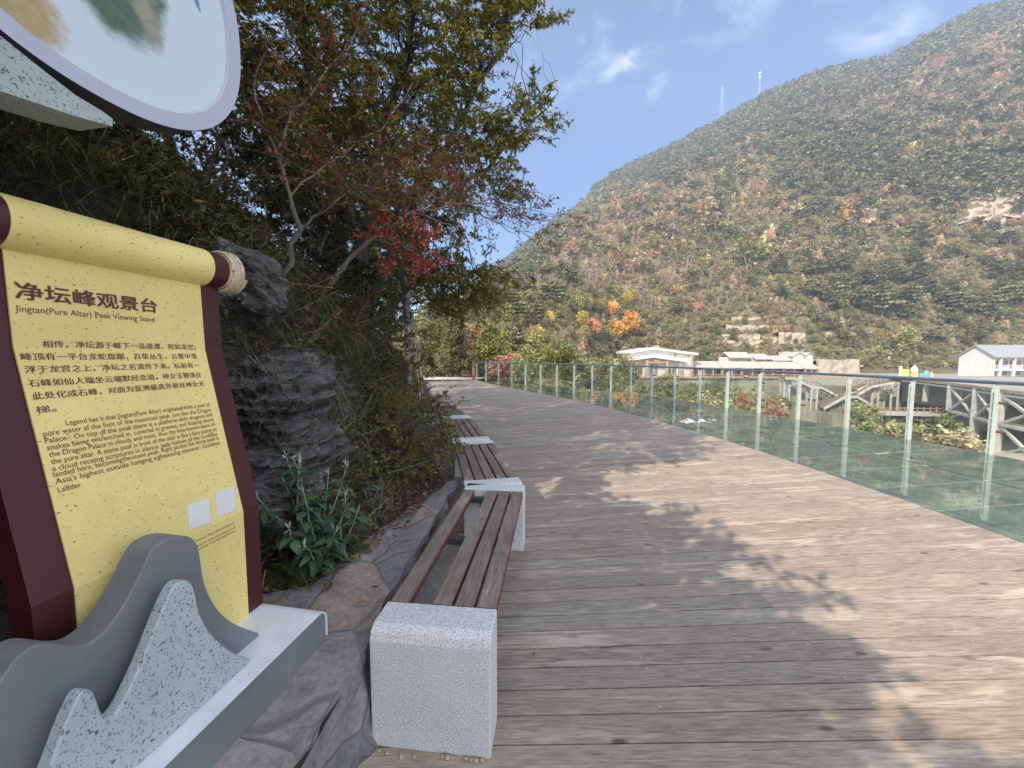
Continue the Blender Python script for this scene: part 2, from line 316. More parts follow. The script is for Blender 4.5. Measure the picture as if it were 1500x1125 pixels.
def rockmat(name, a, b, c):
    m = mat(name, a, .85, .3, 2.2, 0, detail=9); t = m.node_tree; L = t.links.new; bs = t.nodes['Principled BSDF']; src = bs.inputs['Base Color'].links[0].from_socket
    tc = nd(t, 'ShaderNodeTexCoord'); mp = nd(t, 'ShaderNodeMapping'); mp.inputs['Scale'].default_value = (1, 1, 4.5); mp.inputs['Rotation'].default_value = (.15, -.25, 0); L(tc.outputs['Object'], mp.inputs['Vector'])
    n1 = nd(t, 'ShaderNodeTexNoise', Scale=5, Detail=10, Roughness=.7, Distortion=.4); L(mp.outputs[0], n1.inputs['Vector'])
    r1 = nd(t, 'ShaderNodeMapRange', i1=.35, i2=.7); L(n1.outputs['Fac'], r1.inputs[0])
    x1 = nd(t, 'ShaderNodeMix', _data_type='RGBA'); L(r1.outputs[0], x1.inputs[0]); L(src, x1.inputs[6]); x1.inputs[7].default_value = (*b, 1)
    n2 = nd(t, 'ShaderNodeTexNoise', Scale=3.1, Detail=9, Roughness=.75); L(tc.outputs['Object'], n2.inputs['Vector'])
    r2 = nd(t, 'ShaderNodeMapRange', i1=.54, i2=.64); L(n2.outputs['Fac'], r2.inputs[0])
    x2 = nd(t, 'ShaderNodeMix', _data_type='RGBA'); L(r2.outputs[0], x2.inputs[0]); L(x1.outputs[2], x2.inputs[6]); x2.inputs[7].default_value = (*c, 1)
    fg = nd(t, 'ShaderNodeTexNoise', Scale=26, Detail=8, Roughness=.75); L(tc.outputs['Object'], fg.inputs['Vector'])
    gm = nd(t, 'ShaderNodeMapRange', i1=.32, i2=.68, i3=.55, i4=1.45); L(fg.outputs['Fac'], gm.inputs[0])
    vc = nd(t, 'ShaderNodeTexVoronoi', Scale=5.5, _feature='DISTANCE_TO_EDGE'); L(mp.outputs[0], vc.inputs['Vector'])
    vm = nd(t, 'ShaderNodeMapRange', i1=.0, i2=.035, i3=.30, i4=1.); L(vc.outputs['Distance'], vm.inputs[0])
    gv = nd(t, 'ShaderNodeMath', _operation='MULTIPLY'); L(gm.outputs[0], gv.inputs[0]); L(vm.outputs[0], gv.inputs[1])
    xs = nd(t, 'ShaderNodeVectorMath', _operation='SCALE'); L(x2.outputs[2], xs.inputs[0]); L(gv.outputs[0], xs.inputs['Scale'])
    L(xs.outputs[0], bs.inputs['Base Color'])
    ha = nd(t, 'ShaderNodeMath', _operation='ADD'); L(n1.outputs['Fac'], ha.inputs[0]); L(gv.outputs[0], ha.inputs[1])
    bp = nd(t, 'ShaderNodeBump', Strength=.9, Distance=.025); L(ha.outputs[0], bp.inputs['Height']); L(bp.outputs[0], bs.inputs['Normal']); return m
M['rock'] = rockmat('dark_strata_rock', (.12, .114, .108), (.22, .212, .205), (.38, .36, .33))
M['soil'] = rockmat('bank_soil', (.055, .045, .03), (.10, .08, .05), (.12, .11, .09))
M['palerock'] = rockmat('pale_limestone', (.40, .345, .27), (.50, .435, .35), (.22, .19, .13))
M['mosswall'] = rockmat('mossy_concrete', (.27, .255, .20), (.17, .175, .12), (.33, .30, .25))
def kerbmat():
    m = mat('crazy_paving', (.30, .27, .25), .8, .3, 3, 0, detail=9); t = m.node_tree; L = t.links.new; bs = t.nodes['Principled BSDF']; src = bs.inputs['Base Color'].links[0].from_socket
    tc = nd(t, 'ShaderNodeTexCoord'); ns = nd(t, 'ShaderNodeTexNoise', Scale=2.5, Detail=2); L(tc.outputs['Object'], ns.inputs['Vector'])
    mixv = nd(t, 'ShaderNodeVectorMath', _operation='ADD'); L(tc.outputs['Object'], mixv.inputs[0]); sc = nd(t, 'ShaderNodeVectorMath', _operation='SCALE'); sc.inputs['Scale'].default_value = .14
    L(ns.outputs['Color'], sc.inputs[0]); L(sc.outputs[0], mixv.inputs[1])
    vo = nd(t, 'ShaderNodeTexVoronoi', Scale=2.6); L(mixv.outputs[0], vo.inputs['Vector'])
    cr = nd(t, 'ShaderNodeValToRGB'); sep = nd(t, 'ShaderNodeSeparateColor'); L(vo.outputs['Color'], sep.inputs[0]); L(sep.outputs[0], cr.inputs[0])
    e = cr.color_ramp.elements; e[0].color = (.14, .15, .17, 1); e[1].color = (.33, .25, .215, 1); q = e.new(.5); q.color = (.30, .27, .25, 1); q = e.new(.75); q.color = (.21, .19, .19, 1)
    n3 = nd(t, 'ShaderNodeTexNoise', Scale=7, Detail=10, Roughness=.7, Distortion=.25); L(tc.outputs['Object'], n3.inputs['Vector'])
    n4 = nd(t, 'ShaderNodeTexNoise', Scale=38, Detail=8, Roughness=.75); L(tc.outputs['Object'], n4.inputs['Vector'])
    nm = nd(t, 'ShaderNodeMath', _operation='MULTIPLY_ADD', i1=.75, i2=0.); L(n4.outputs['Fac'], nm.inputs[0]); nm2 = nd(t, 'ShaderNodeMath', _operation='MULTIPLY_ADD', i1=.55); L(n3.outputs['Fac'], nm2.inputs[0]); L(nm.outputs[0], nm2.inputs[2])
    mr = nd(t, 'ShaderNodeMapRange', i1=.42, i2=.86, i3=.35, i4=1.6); L(nm2.outputs[0], mr.inputs[0])
    sv = nd(t, 'ShaderNodeVectorMath', _operation='SCALE'); L(cr.outputs[0], sv.inputs[0]); L(mr.outputs[0], sv.inputs['Scale'])
    v2 = nd(t, 'ShaderNodeTexVoronoi', Scale=2.6, _feature='DISTANCE_TO_EDGE'); L(mixv.outputs[0], v2.inputs['Vector'])
    ed = nd(t, 'ShaderNodeMapRange', i1=.008, i2=.028); L(v2.outputs['Distance'], ed.inputs[0])
    x = nd(t, 'ShaderNodeMix', _data_type='RGBA'); L(ed.outputs[0], x.inputs[0]); x.inputs[6].default_value = (.20, .19, .175, 1); L(sv.outputs[0], x.inputs[7])
    L(x.outputs[2], bs.inputs['Base Color'])
    ad = nd(t, 'ShaderNodeMath', _operation='MULTIPLY_ADD', i1=1.5); L(nm2.outputs[0], ad.inputs[0]); L(ed.outputs[0], ad.inputs[2])
    bp = nd(t, 'ShaderNodeBump', Strength=.7, Distance=.012); L(ad.outputs[0], bp.inputs['Height']); L(bp.outputs[0], bs.inputs['Normal']); return m
M['kerb'] = kerbmat()
M['mosswall'] = mat('mossy_concrete_wall', (.15, .15, .10), .9, .3, .22, .3, 1.5, stretch=(1, 1, .45), col2=(.36, .33, .26), detail=10)
# ------------------------------------------------------------------ curves of the walkway
def spline(pts, n=200):
    pts = np.array(pts, float); s = np.r_[0, np.cumsum(np.hypot(*np.diff(pts, axis=0).T))]
    for _ in range(2):      # soft Catmull resample
        q = np.linspace(0, s[-1], n); X = np.interp(q, s, pts[:, 0]); Y = np.interp(q, s, pts[:, 1])
        k = max(3, n//25); ker = np.ones(2*k+1)/(2*k+1)
        Xp = np.r_[2*X[0]-X[k:0:-1], X, 2*X[-1]-X[-2:-k-2:-1]]; Yp = np.r_[2*Y[0]-Y[k:0:-1], Y, 2*Y[-1]-Y[-2:-k-2:-1]]
        pts = np.c_[np.convolve(Xp, ker, 'valid'), np.convolve(Yp, ker, 'valid')]; s = np.r_[0, np.cumsum(np.hypot(*np.diff(pts, axis=0).T))]
    return pts
def arc(pts):
    s = np.r_[0, np.cumsum(np.hypot(*np.diff(pts, axis=0).T))]
    return s, lambda q: np.array([np.interp(q, s, pts[:, 0]), np.interp(q, s, pts[:, 1])])
WOOD = spline([(3.9, -5), (4.05, -2), (4.12, .5), (4.12, 2.98), (4.07, 4.06), (4.0, 5.3), (3.67, 7.5), (2.86, 10.6), (2.05, 13.2), (.86, 15.6), (-.05, 17.5), (-1.3, 20.9), (-2.15, 23.2)])
POST = spline([(6.9, -5), (7.25, -2), (7.5, 1.5), (7.48, 4), (7.38, 5.77), (7.2, 6.83), (7.02, 7.95), (6.78, 8.9), (6.53, 9.96), (6.27, 11.05), (5.99, 12.3), (5.62, 13.15), (5.25, 14.15), (4.75, 15.1), (4.2, 16.1), (3.55, 17.1), (2.2, 18.7), (.6, 20.4), (-1, 22.1), (-2.15, 23.25)])
def right_hit(c, d):
    best = None
    for a, b in zip(WOOD[:-1], WOOD[1:]):
        e = b-a; den = d[0]*e[1]-d[1]*e[0]
        if abs(den) < 1e-9: continue
        w = a-c; t = (w[0]*e[1]-w[1]*e[0])/den; u = (w[0]*d[1]-w[1]*d[0])/den
        if -1e-6 <= u <= 1+1e-6 and (best is None or t < best): best = t
    return best
def build_deck():
    v, f, mi, uv, col = [], [], [], [], []
    lines = []; c = np.array([1.6, -2.2]); a = -.17
    while c[1] < 24.2 and len(lines) < 260:
        d = np.array([math.cos(a), math.sin(a)]); lines.append((c.copy(), d))
        c = c+np.array([-math.sin(a), math.cos(a)])*.134
        if a < .30: a += .0068
    scr = MB()
    for i in range(len(lines)-1):
        (c0, d0), (c1, d1) = lines[i], lines[i+1]
        r0 = right_hit(c0, d0); r1 = right_hit(c1, d1)
        if r0 is None or r1 is None: continue
        n = np.array([-d0[1], d0[0]]); g = .0035
        cuts = [-7.5]
        if rng.random() < .16: cuts.append(rng.uniform(-.9, 1.6))
        cuts.append(None)
        for k in range(len(cuts)-1):
            la = cuts[k]+(.002 if k else 0); t0 = (r0+rng.uniform(-.006, .01), r1+rng.uniform(-.006, .01)) if cuts[k+1] is None else (cuts[k+1]-.002,)*2
            q = [c0+d0*la+n*g, c0+d0*t0[0]+n*g, c1+d1*t0[1]-n*g, c1+d1*la-n*g]
            z = rng.uniform(-.0015, .0015); b = len(v); tone = .92+.16*rng.random()+(.06 if rng.random() < .1 else 0)*-1; warm = rng.uniform(-.035, .035)
            off = rng.uniform(0, 50, 2)
            v += [(*p, z) for p in q]+[(*p, z-.035) for p in q]
            wl = [(la, 0), (t0[0], 0), (t0[1], .134), (la, .134)]
            wl = [(x+off[0], y+off[1]) for x, y in wl]*2
            for fc in ((0, 1, 2, 3), (0, 4, 5, 1), (1, 5, 6, 2), (2, 6, 7, 3), (3, 7, 4, 0)):
                f.append([b+w for w in fc]); uv += [wl[w] for w in fc]
            col += [(tone*(1+warm), tone, tone*(1-warm), 1)]*8
        # screw heads along three joists
        for xs in (-.55, .35, 1.25, 2.15, 3.05, 3.95):
            pq = c0+d0*(xs-1.6+rng.uniform(-.02, .02))
            if c0[1] > 6 or pq[0] > 4.0 or pq[0] < -.8: continue
            for fr in (.25, .75):
                if rng.random() < .5: continue
                p = pq+n*(.134*fr+rng.uniform(-.01, .01)); r = rng.uniform(.003, .0045)
                scr.add([(p[0]+r*math.cos(t), p[1]+r*math.sin(t), .0035) for t in np.linspace(0, 5.24, 6)], [(0, 1, 2, 3, 4, 5)])
    me = bpy.data.meshes.new('deck'); me.from_pydata([tuple(map(float, q)) for q in v], [], f)
    ul = me.uv_layers.new(name='UVMap'); ul.data.foreach_set('uv', np.array(uv, np.float32).ravel())
    ca = me.color_attributes.new('Col', 'FLOAT_COLOR', 'POINT'); ca.data.foreach_set('color', np.array(col, np.float32).ravel())
    me.materials.append(M['deck']); o = link(bpy.data.objects.new('deck', me)); structure(o)
    s = scr.build('screw_heads', M['screw'], o, recalc=False); tag(s, kind='stuff')
    # joists and shadowed underside
    u = MB(); pl = [(p[0]-.02, p[1]) for p in WOOD]+[(-6, 23), (-6, -5)]
    u.add([(x, y, -.036) for x, y in pl]+[(x, y, -.16) for x, y in pl], [tuple(range(len(pl))), tuple(range(2*len(pl)-1, len(pl)-1, -1))]+[(i, len(pl)+i, len(pl)+(i+1) % len(pl), (i+1) % len(pl)) for i in range(len(pl))])
    structure(u.build('deck_joists', M['gap']))
build_deck()
# ------------------------------------------------------------------ glass floor
def build_glass_floor():
    n = 44; sw, fw = arc(WOOD); sp_, fp = arc(POST)
    i0, i1 = .06, .999
    o = MB(); seam = MB(); beam = MB()
    A = [fw(sw[-1]*(i0+(i1-i0)*k/n)) for k in range(n+1)]; B = [fp(sp_[-1]*(i0+(i1-i0)*k/n)) for k in range(n+1)]
    dn = lambda a, b: (b-a)/(np.linalg.norm(b-a)+1e-9)
    root = thing('glass_floor', (4.1, 4, 0), 'green tinted glass floor panels set beside the timber deck inside the railing', 'glass floor')
    for k in range(n):
        if np.linalg.norm(B[k]-A[k]) < .05: continue
        q = [A[k]+dn(A[k], B[k])*.012, B[k], B[k+1], A[k+1]+dn(A[k+1], B[k+1])*.012]
        mid = [(q[0]+q[1])/2, (q[3]+q[2])/2]
        for w in ([q[0], mid[0]-dn(A[k], B[k])*.006, mid[1]-dn(A[k], B[k])*.006, q[3]], [mid[0]+dn(A[k], B[k])*.006, q[1], q[2], mid[1]+dn(A[k], B[k])*.006]):
            cc = sum(w)/4; w = [cc+(p-cc)*(1-.006) for p in w]; zz = rng.normal(0, .0006, 4)
            o.add([(*p, -.008+zz[j]) for j, p in enumerate(w)], [(0, 1, 2, 3)])
        a, b = A[k], B[k]
        seam.bar((*a, -.013), (*b, -.013), .04, .008)
        beam.bar((*a, -.12), (*b, -.12), .07, .16)
        m0, m1 = (A[k]+B[k])/2, (A[k+1]+B[k+1])/2
        beam.bar((*m0, -.11), (*m1, -.11), .09, .17)
        beam.bar((*(A[k]+dn(A[k], B[k])*.06), -.11), (*(A[k+1]+dn(A[k+1], B[k+1])*.06), -.11), .07, .16)
        beam.bar((*B[k], -.09), (*B[k+1], -.09), .12, .14)
    o.build('glass_panels', M['floorglass'], root, recalc=False); seam.build('seam', M['seam'], root); beam.build('support_beams', M['beam'], root)
    dcl = MB()      # scuffed white stencil on the glass
    for k in range(16):
        p = G(1000+k*2.9+rng.uniform(-2, 2), 617+rng.uniform(-2.2, 2.2)-k*.12); L = rng.uniform(.04, .12)
        dcl.box((p[0], p[1], -.003), (L, rng.uniform(.06, .25), .002))
    dcl.build('white_stencil', M['white'], root)
    structure_lip = MB()
    for a, b in zip(A[:-1], A[1:]): structure_lip.bar((*a, -.012), (*b, -.012), .014, .02)
    structure_lip.build('edge_strip', M['beam'], root)
build_glass_floor()
# ------------------------------------------------------------------ railing
HR = 1.09
def build_railing():
    s, fp = arc(POST); root = thing('glass_railing', (7.2, 6.8, 0), 'curved glass railing with white posts and dark steel handrail', 'railing')
    # station of the post seen at (7.38,5.77), then every 1.085 m
    k0 = s[np.argmin(np.hypot(POST[:, 0]-7.38, POST[:, 1]-5.77))]
    st = [k0+1.085*k for k in range(-7, 60) if 0 < k0+1.085*k < s[-1]-.3]+[s[-1]-.02]
    pm = None
    for i, q in enumerate(st):
        p = fp(q); d = fp(q+.05)-fp(q-.05); d = np.array([*d, 0])/np.linalg.norm(d); n = np.array([d[1], -d[0], 0])   # n points outwards
        p3 = np.array([*p, 0.])
        po = MB()
        for sgn in (-1, 1):      # two flat blades, tops cut on the slant
            o = p3+d*(sgn*.018+.005)
            po.prism([(-.04, -.14), (.04, -.14), (.04, HR-.03), (-.04, HR-.12)], o, n, (0, 0, 1), d, .010)
        for z in (.12, .55, .95): po.box(p3+np.array([0, 0, z]), (.03, .05, .03), (d, n, (0, 0, 1)))
        ob = po.build('post', M['postpaint'], root)
        for z in (.34, .78):
            cl = MB()
            for sgn in (-1, 1):
                cl.tube([p3+n*.055+d*(sgn*.02)+np.array([0, 0, z]), p3+n*.055+d*(sgn*.115)+np.array([0, 0, z])], .018, 8)
            cl.box(p3+n*.055+np.array([0, 0, z]), (.07, .04, .036), (d, n, (0, 0, 1)))
            cl.build('clamp', M['clamp'], ob)
    for a, b in zip(st[:-1], st[1:]):
        g = MB(); pa, pb = fp(a), fp(b); d = (pb-pa)/np.linalg.norm(pb-pa); n = np.array([d[1], -d[0], 0])
        a3 = np.array([*(pa+d*.018), 0])+n*.075; b3 = np.array([*(pb-d*.018), 0])+n*.075
        g.bar(a3+np.array([0, 0, .53]), b3+np.array([0, 0, .53]), .012, .98); g.build('glass_panel', M['glass'], root)
    h = MB(); q = np.linspace(.3, s[-1], 120); pts = []
    for w in q:
        p = fp(w); d = fp(w+.05)-fp(w-.05); d /= np.linalg.norm(d); pts.append((p[0]+d[1]*.03, p[1]-d[0]*.03, HR))
    h.tube(pts, .030, 12); h.build('handrail', M['steel'], root, smooth=True)
build_railing()
def red_sign():
    r = thing('notice_board', (3.35, 10.4, .85), 'small dark red arrow shaped notice fixed to the railing glass', 'sign')
    # hung on the panel it is seen through
    s, fp = arc(POST)
    k = np.argmin(np.abs(POST[:, 0]/np.maximum(POST[:, 1], 1)-(1088-750)/F)+(POST[:, 1] < 6)*9)
    p = POST[k]; d = POST[k+1]-POST[k-1]; d = np.array([*d, 0])/np.linalg.norm(d); n = np.array([d[1], -d[0], 0]); ORG[r.name] = np.array([*p, .93]); r.location = (*p, .93)
    o = np.array([*p, .93])+n*.060; ex = -d
    m = MB(); m.prism([(-.085, 0), (-.06, .03), (-.06, .05), (.10, .05), (.10, -.05), (-.06, -.05), (-.06, -.03)], o, ex, (0, 0, 1), -n, .006); m.build('board', M['reddark'], r)
    w = MB()
    for x, ww, z, h in ((-.03, .014, 0, .03), (-.005, .012, .0, .04), (.018, .02, .004, .034), (.045, .02, .0, .04), (.072, .018, .002, .036)): w.box(o-n*.004+ex*x+np.array([0, 0, z]), (ww, .003, h), (ex, n, (0, 0, 1)))
    w.build('white_marking', M['white'], r)
M['reddark'] = mat('dark_red_board', (.22, .02, .03), .5, .1)
red_sign()
# ------------------------------------------------------------------ benches
def slat_mesh(name, L, w, h, parent, off, mats):
    """one board along local Y; UV u along length"""
    me = bpy.data.meshes.new(name); bm = bmesh.new(); bmesh.ops.create_cube(bm, size=1)
    for q in bm.verts: q.co = Vector((q.co.x*w, q.co.y*L, q.co.z*h))
    bmesh.ops.bevel(bm, geom=list(bm.edges), offset=.004, segments=2, affect='EDGES')
    ul = bm.loops.layers.uv.new('UVMap'); o = rng.uniform(0, 40, 2)
    for fc in bm.faces:
        fc.material_index = 1 if abs(fc.normal.z) < .6 else 0
        for l in fc.loops: l[ul].uv = (l.vert.co.y+o[0], l.vert.co.x+l.vert.co.z+o[1])
    for q in bm.verts: q.co += Vector(off)
    bm.to_mesh(me); bm.free()
    tone = rng.uniform(.85, 1.1); ca = me.color_attributes.new('Col', 'FLOAT_COLOR', 'POINT'); ca.data.foreach_set('color', np.tile(np.array([tone, tone, tone, 1], np.float32), len(me.vertices)))
    for m in mats: me.materials.append(m)
    return link(bpy.data.objects.new(name, me), parent)
def block_mesh(y, parent, front):
    b = MB(); w = .463; h = .475; dp = .167; c = .028
    # profile in (y,z): chamfer on the outer top edge
    pr = [(0, 0), (dp, 0), (dp, h), (c*1.4, h), (c*.4, h-c*.6), (0, h-c*1.7)] if front else [(0, 0), (dp, 0), (dp, h-c*1.7), (dp-c*.4, h-c*.6), (dp-c*1.4, h), (0, h)]
    b.prism([(q[0]+y, q[1]) for q in pr], (-w, 0, 0), (0, 1, 0), (0, 0, 1), (-1, 0, 0), w); return b.build('granite_block', M['granite'], parent, bevel=.006, smooth=False)
def bench(p, head, L, label, missing=(), back=True, front=True):
    r = thing('park_bench', (0, 0, 0), label, 'bench', 'granite and timber benches along the bank')
    if front: block_mesh(0, r, True)
    if back: block_mesh(L-.167, r, False)
    y0 = .167-.012; y1 = L-.167+.012
    for k in range(5):
        if k in missing: continue
        x = -.463+.046+k*.0925
        slat_mesh('slat', y1-y0-.03, .080, .045, r, (x+rng.uniform(-.002, .002), (y0+y1)/2, .475-.0225-.004), (M['slat'], M['slat_red']))
    for yy in (y0+.05, (y0+y1)/2, y1-.05): fr = MB(); fr.box((-.2315, yy, .475-.068), (.40, .045, .036)); fr.build('crossbar', M['darkmetal'], r)
    fr = MB(); fr.tube([(-.30, y1-.02, .37), (-.30, y1-.09, .37)], .026, 12); fr.build('support_pipe', M['darkmetal'], r)
    r.location = (p[0], p[1], 0); r.rotation_euler = (0, 0, head); return r
bench((-.079, 1.322), -math.radians(6.25), 1.70, 'nearest bench with one missing slat and a big granite end block', missing=(1,))
bench((.088, 3.02), math.radians(11.8), 1.66, 'second bench, five brown slats between two granite blocks')
bench((-.27, 4.67), math.radians(13.8), 1.83, 'third bench along the bank beside the yellow green shrub')
bench((-.72, 6.47), math.radians(18), 1.75, 'farthest bench, almost hidden by the rock bank and yellow leaves')
# ------------------------------------------------------------------ kerb of crazy paving
def build_kerb():
    ys = np.arange(-.4, 3.7, .03); m = MB(); v = []; f = []
    R = np.interp(ys, [-.4, 1.0, 1.4, 2.0, 2.8, 3.4, 3.7], [-.66, -.62, -.575, -.55, -.50, -.48, -.50])
    Lx = np.interp(ys, [-.4, 1.5, 1.75, 2.2, 2.7, 3.2, 3.7], [-1.7, -1.6, -.95, -.86, -.74, -.60, -.54])
    T = np.interp(ys, [-.4, 2.9, 3.7], [.40, .40, .33])
    nx = 16; cols = []
    for i, y in enumerate(ys):
        row = []
        for k in range(nx+1):
            x = Lx[i]+(R[i]-Lx[i])*k/nx; edge = sstep(.75, 1, k/nx)
            z = T[i]+.012*vn(x*6, y*6, 1)+.02*vn(x*2, y*2.2, 4)-.012*edge
            if k == nx: x += .025*vn(y*7, 3, 0)
            row.append((x, y, min(z, .404) if y < 1.5 and x < -.7 else z))
        for j in range(1, 9):        # rough face down to the deck
            z = row[nx][2]*(1-j/8); row.append((row[nx][0]-.03*math.sin(j/8*math.pi)+.04*vn(y*5, z*6, 9)+.01*j/8+.02*vn(y*14, z*14, 2), y, z-.002))
        cols.append(row)
    n = len(cols[0])
    for row in cols: v += row
    for i in range(len(cols)-1):
        for k in range(n-1): f.append((i*n+k, i*n+k+1, (i+1)*n+k+1, (i+1)*n+k))
    m.add(v, f); o = m.build('stone_kerb', M['kerb'], smooth=True)
    tag(o, 'low kerb of grey and pink crazy paving stone behind the nearest bench', 'kerb')
build_kerb()
# ------------------------------------------------------------------ scenic sign
SA = math.radians(10.5); SD = np.array([math.sin(SA), math.cos(SA), 0]); SN = np.array([math.cos(SA), -math.sin(SA), 0]); UP = np.array([0, 0, 1.])
ZT = .532
def splane(px, py, p0):       # pixel -> (along, z) on the vertical plane through p0 facing the deck
    d = RAY(px, py); t = ((np.array([*p0, 0])-np.array([0, 0, EYE]))@SN)/(d@SN); q = np.array([0, 0, EYE])+t*d
    return float((q-np.array([*p0, 0]))@SD), float(q[2])
def smooth_open(pts, n=4):
    pts = np.array(pts, float)
    for _ in range(n//2):
        q = [pts[0]]
        for a, b in zip(pts[:-1], pts[1:]): q += [a*.75+b*.25, a*.25+b*.75]
        q.append(pts[-1]); pts = np.array(q)
    return [tuple(p) for p in pts]
def build_sign():
    root = thing('scenic_sign', (-1.0, 1.0, .40), 'yellow scroll shaped scenic sign with maroon frame, grey mountain cut-outs and round picture above', 'sign')
    # plinth: grey core with a white sheet bent over its top and end
    f0 = np.array([-.716, 1.41, 0.]); L = 1.3; Wd = .42; h = ZT-.40
    pl = MB(); pr = [(-L, .385), (0, .385), (0, ZT-.035), (-.012, ZT-.014), (-.03, ZT-.004), (-L, ZT-.004)]
    pl.prism(pr, f0-SN*.006, SD, UP, SN, Wd-.012); pl.build('plinth', M['greypaint'], root)
    sh = MB(); top = [(-L, ZT), (-.034, ZT), (-.014, ZT-.006), (0.0, ZT-.02), (.006, ZT-.04), (.006, .42)]; bot = [(.002, .42), (.002, ZT-.04), (-.004, ZT-.023), (-.017, ZT-.010), (-.034, ZT-.0042), (-L, ZT-.0042)]
    sh.prism(top+bot, f0, SD, UP, SN, Wd); sh.build('white_sheet', M['white'], root)
    # board: profile in (n offset, z), leaning back, with kinks
    b0 = np.array([-.976, 1.44, 0.]); wB = .62; lo = -wB
    prof = [(0, ZT), (0, .93), (-.085, 1.33), (-.125, 1.52), (-.13, 1.765)]
    def pt(u, q, off=0.):     # u along, q=arc on the profile
        return b0+SD*u+SN*(q[0]+off)+UP*q[1]
    th = .07
    bd = MB(); back = [(a-th, z) for a, z in prof][::-1]
    bd.prism([(a, z) for a, z in prof]+back, b0, SN, UP, SD, wB); bd.build('board', M['maroon'], root)
    ye = MB(); u0, u1 = -.072, -.072-.475
    v = []; fcs = []
    for off in (.006, .0015):
        for a, z in prof: v += [pt(u0, (a, z), off), pt(u1, (a, z), off)]
    n = len(prof)*2
    for i in range(len(prof)-1): fcs += [(2*i, 2*i+1, 2*i+3, 2*i+2), (n+2*i, n+2*i+2, n+2*i+3, n+2*i+1)]
    for i in range(len(prof)-1): fcs += [(2*i, 2*i+2, n+2*i+2, n+2*i), (2*i+1, n+2*i+1, n+2*i+3, 2*i+3)]
    ye.add(v, fcs); ye.build('scroll_face', M['yellow'], root)
    # roller on top
    rc = b0+SN*(-.135)+UP*1.815; R = .066
    ro = MB(); ro.tube([rc+SD*(-.060), rc+SD*(u1-.01)], R, 40); ro.build('roller', M['yellow'], root, smooth=True)
    for a, b in ((.005, -.06), (u1-.01, u1-.09)):
        e = MB(); e.tube([rc+SD*a, rc+SD*b], R*.97, 32); e.build('roller_end', M['maroon'], root, smooth=True)
    rp = MB(); pts = [rc+SD*(.008+.055*t/400)+(R+.004+.004*math.sin(t*.05))*(SN*math.cos(t*.0943)+UP*math.sin(t*.0943)) for t in range(0, 400, 4)]
    rp.tube(pts, .0062, 8); rp.build('rope_coil', M['rope'], root, smooth=True)
    co = MB(); co.tube([rc+SD*.0, rc+SD*.062], R*.99, 28); co.build('roller_core', M['rope'], root, smooth=True)
    # mountain cut-outs
    def cut(name, pix, poff, thick, m, bottom):
        p0 = (f0+SN*poff)[:2]; pts = [splane(x, y, p0) for x, y in pix]; pts = smooth_open(pts)
        pts = [q for q in pts if q[1] > bottom]
        poly = [(pts[0][0], bottom)]+pts+[(pts[-1][0], bottom)]
        mb = MB(); mb.prism(poly, np.array([*p0, 0.]), SD, UP, SN, thick); return mb.build(name, m, root, bevel=.004, seg=1)
    dark = [(-150, 1080), (-70, 1010), (-20, 1010), (7, 990), (20, 968), (33, 957), (46, 947), (62, 942), (80, 943), (100, 946), (118, 946), (133, 942), (155, 925), (173, 900), (188, 876), (200, 853), (208, 836), (216, 818), (225, 802), (237, 793), (253, 786), (270, 784), (283, 788), (291, 800), (295, 822), (298, 846), (304, 866), (314, 886), (328, 903), (345, 915), (372, 926), (393, 930)]
    cut('dark_mountain', dark, -.130, .085, M['greypaint'], ZT-.002)
    light = [(40, 1210), (73, 1125), (82, 1100), (90, 1078), (98, 1056), (107, 1037), (115, 1020), (124, 1011), (133, 1010), (139, 1016), (144, 1030), (150, 1047), (157, 1052), (168, 1048), (180, 1030), (194, 1001), (207, 973), (220, 940), (233, 906), (244, 880), (253, 862), (262, 852), (273, 849), (282, 854), (287, 868), (291, 893), (299, 912), (311, 931), (333, 951), (350, 960), (368, 966)]
    cut('pale_mountain', light, -.062, .034, M['lightgranite'], ZT-.002)
    # round picture, its rim and the speckled arm that carries it
    p0 = np.array([-.95, 1.40, 0.])
    outer = [(358, 60), (352, 108), (332, 145), (302, 175), (265, 189), (215, 183), (165, 163), (100, 122), (50, 75), (0, 30)]
    Q = np.array([splane(x, y, p0[:2]) for x, y in outer])
    A = np.c_[2*Q, np.ones(len(Q))]; s_ = np.linalg.lstsq(A, (Q**2).sum(1), rcond=None)[0]; R = math.sqrt(s_[2]+s_[0]**2+s_[1]**2)
    cen = p0+SD*s_[0]+UP*s_[1]
    ang = np.linspace(0, 2*math.pi, 97)[:-1]
    pw = 1.13
    def rr(t): c_, s2 = abs(math.cos(t)), abs(math.sin(t)); return 1/((c_**(2*pw)+s2**(2*pw))**(1/(2*pw)))
    def ring(rad, off): return [cen+SN*off+rad*rr(t)*(SD*math.cos(t)+UP*math.sin(t)) for t in ang]
    R *= .985
    rim = MB(); r0, r1, r2, r3 = ring(R, 0), ring(R*.90, .0), ring(R*.885, -.012), ring(R, -.085); nn = len(ang)
    rim.add(r0+r1+r2+r3, [((k), (k+1) % nn, nn+(k+1) % nn, nn+k) for k in range(nn)]+[(nn+k, nn+(k+1) % nn, 2*nn+(k+1) % nn, 2*nn+k) for k in range(nn)])
    rim.build('picture_rim', M['lilac'], root, smooth=True)
    bk = MB(); r0b = ring(R*.999, -.001); bk.add(r0b+r3, [(k, nn+k, nn+(k+1) % nn, (k+1) % nn) for k in range(nn)]+[tuple(range(nn, 2*nn))])
    bk.build('picture_back', M['darkmetal'], root, smooth=True)
    pc = MB(); pc.add(ring(R*.887, -.010), [tuple(range(nn))]); po = pc.build('picture', picture_mat(cen, R), root)
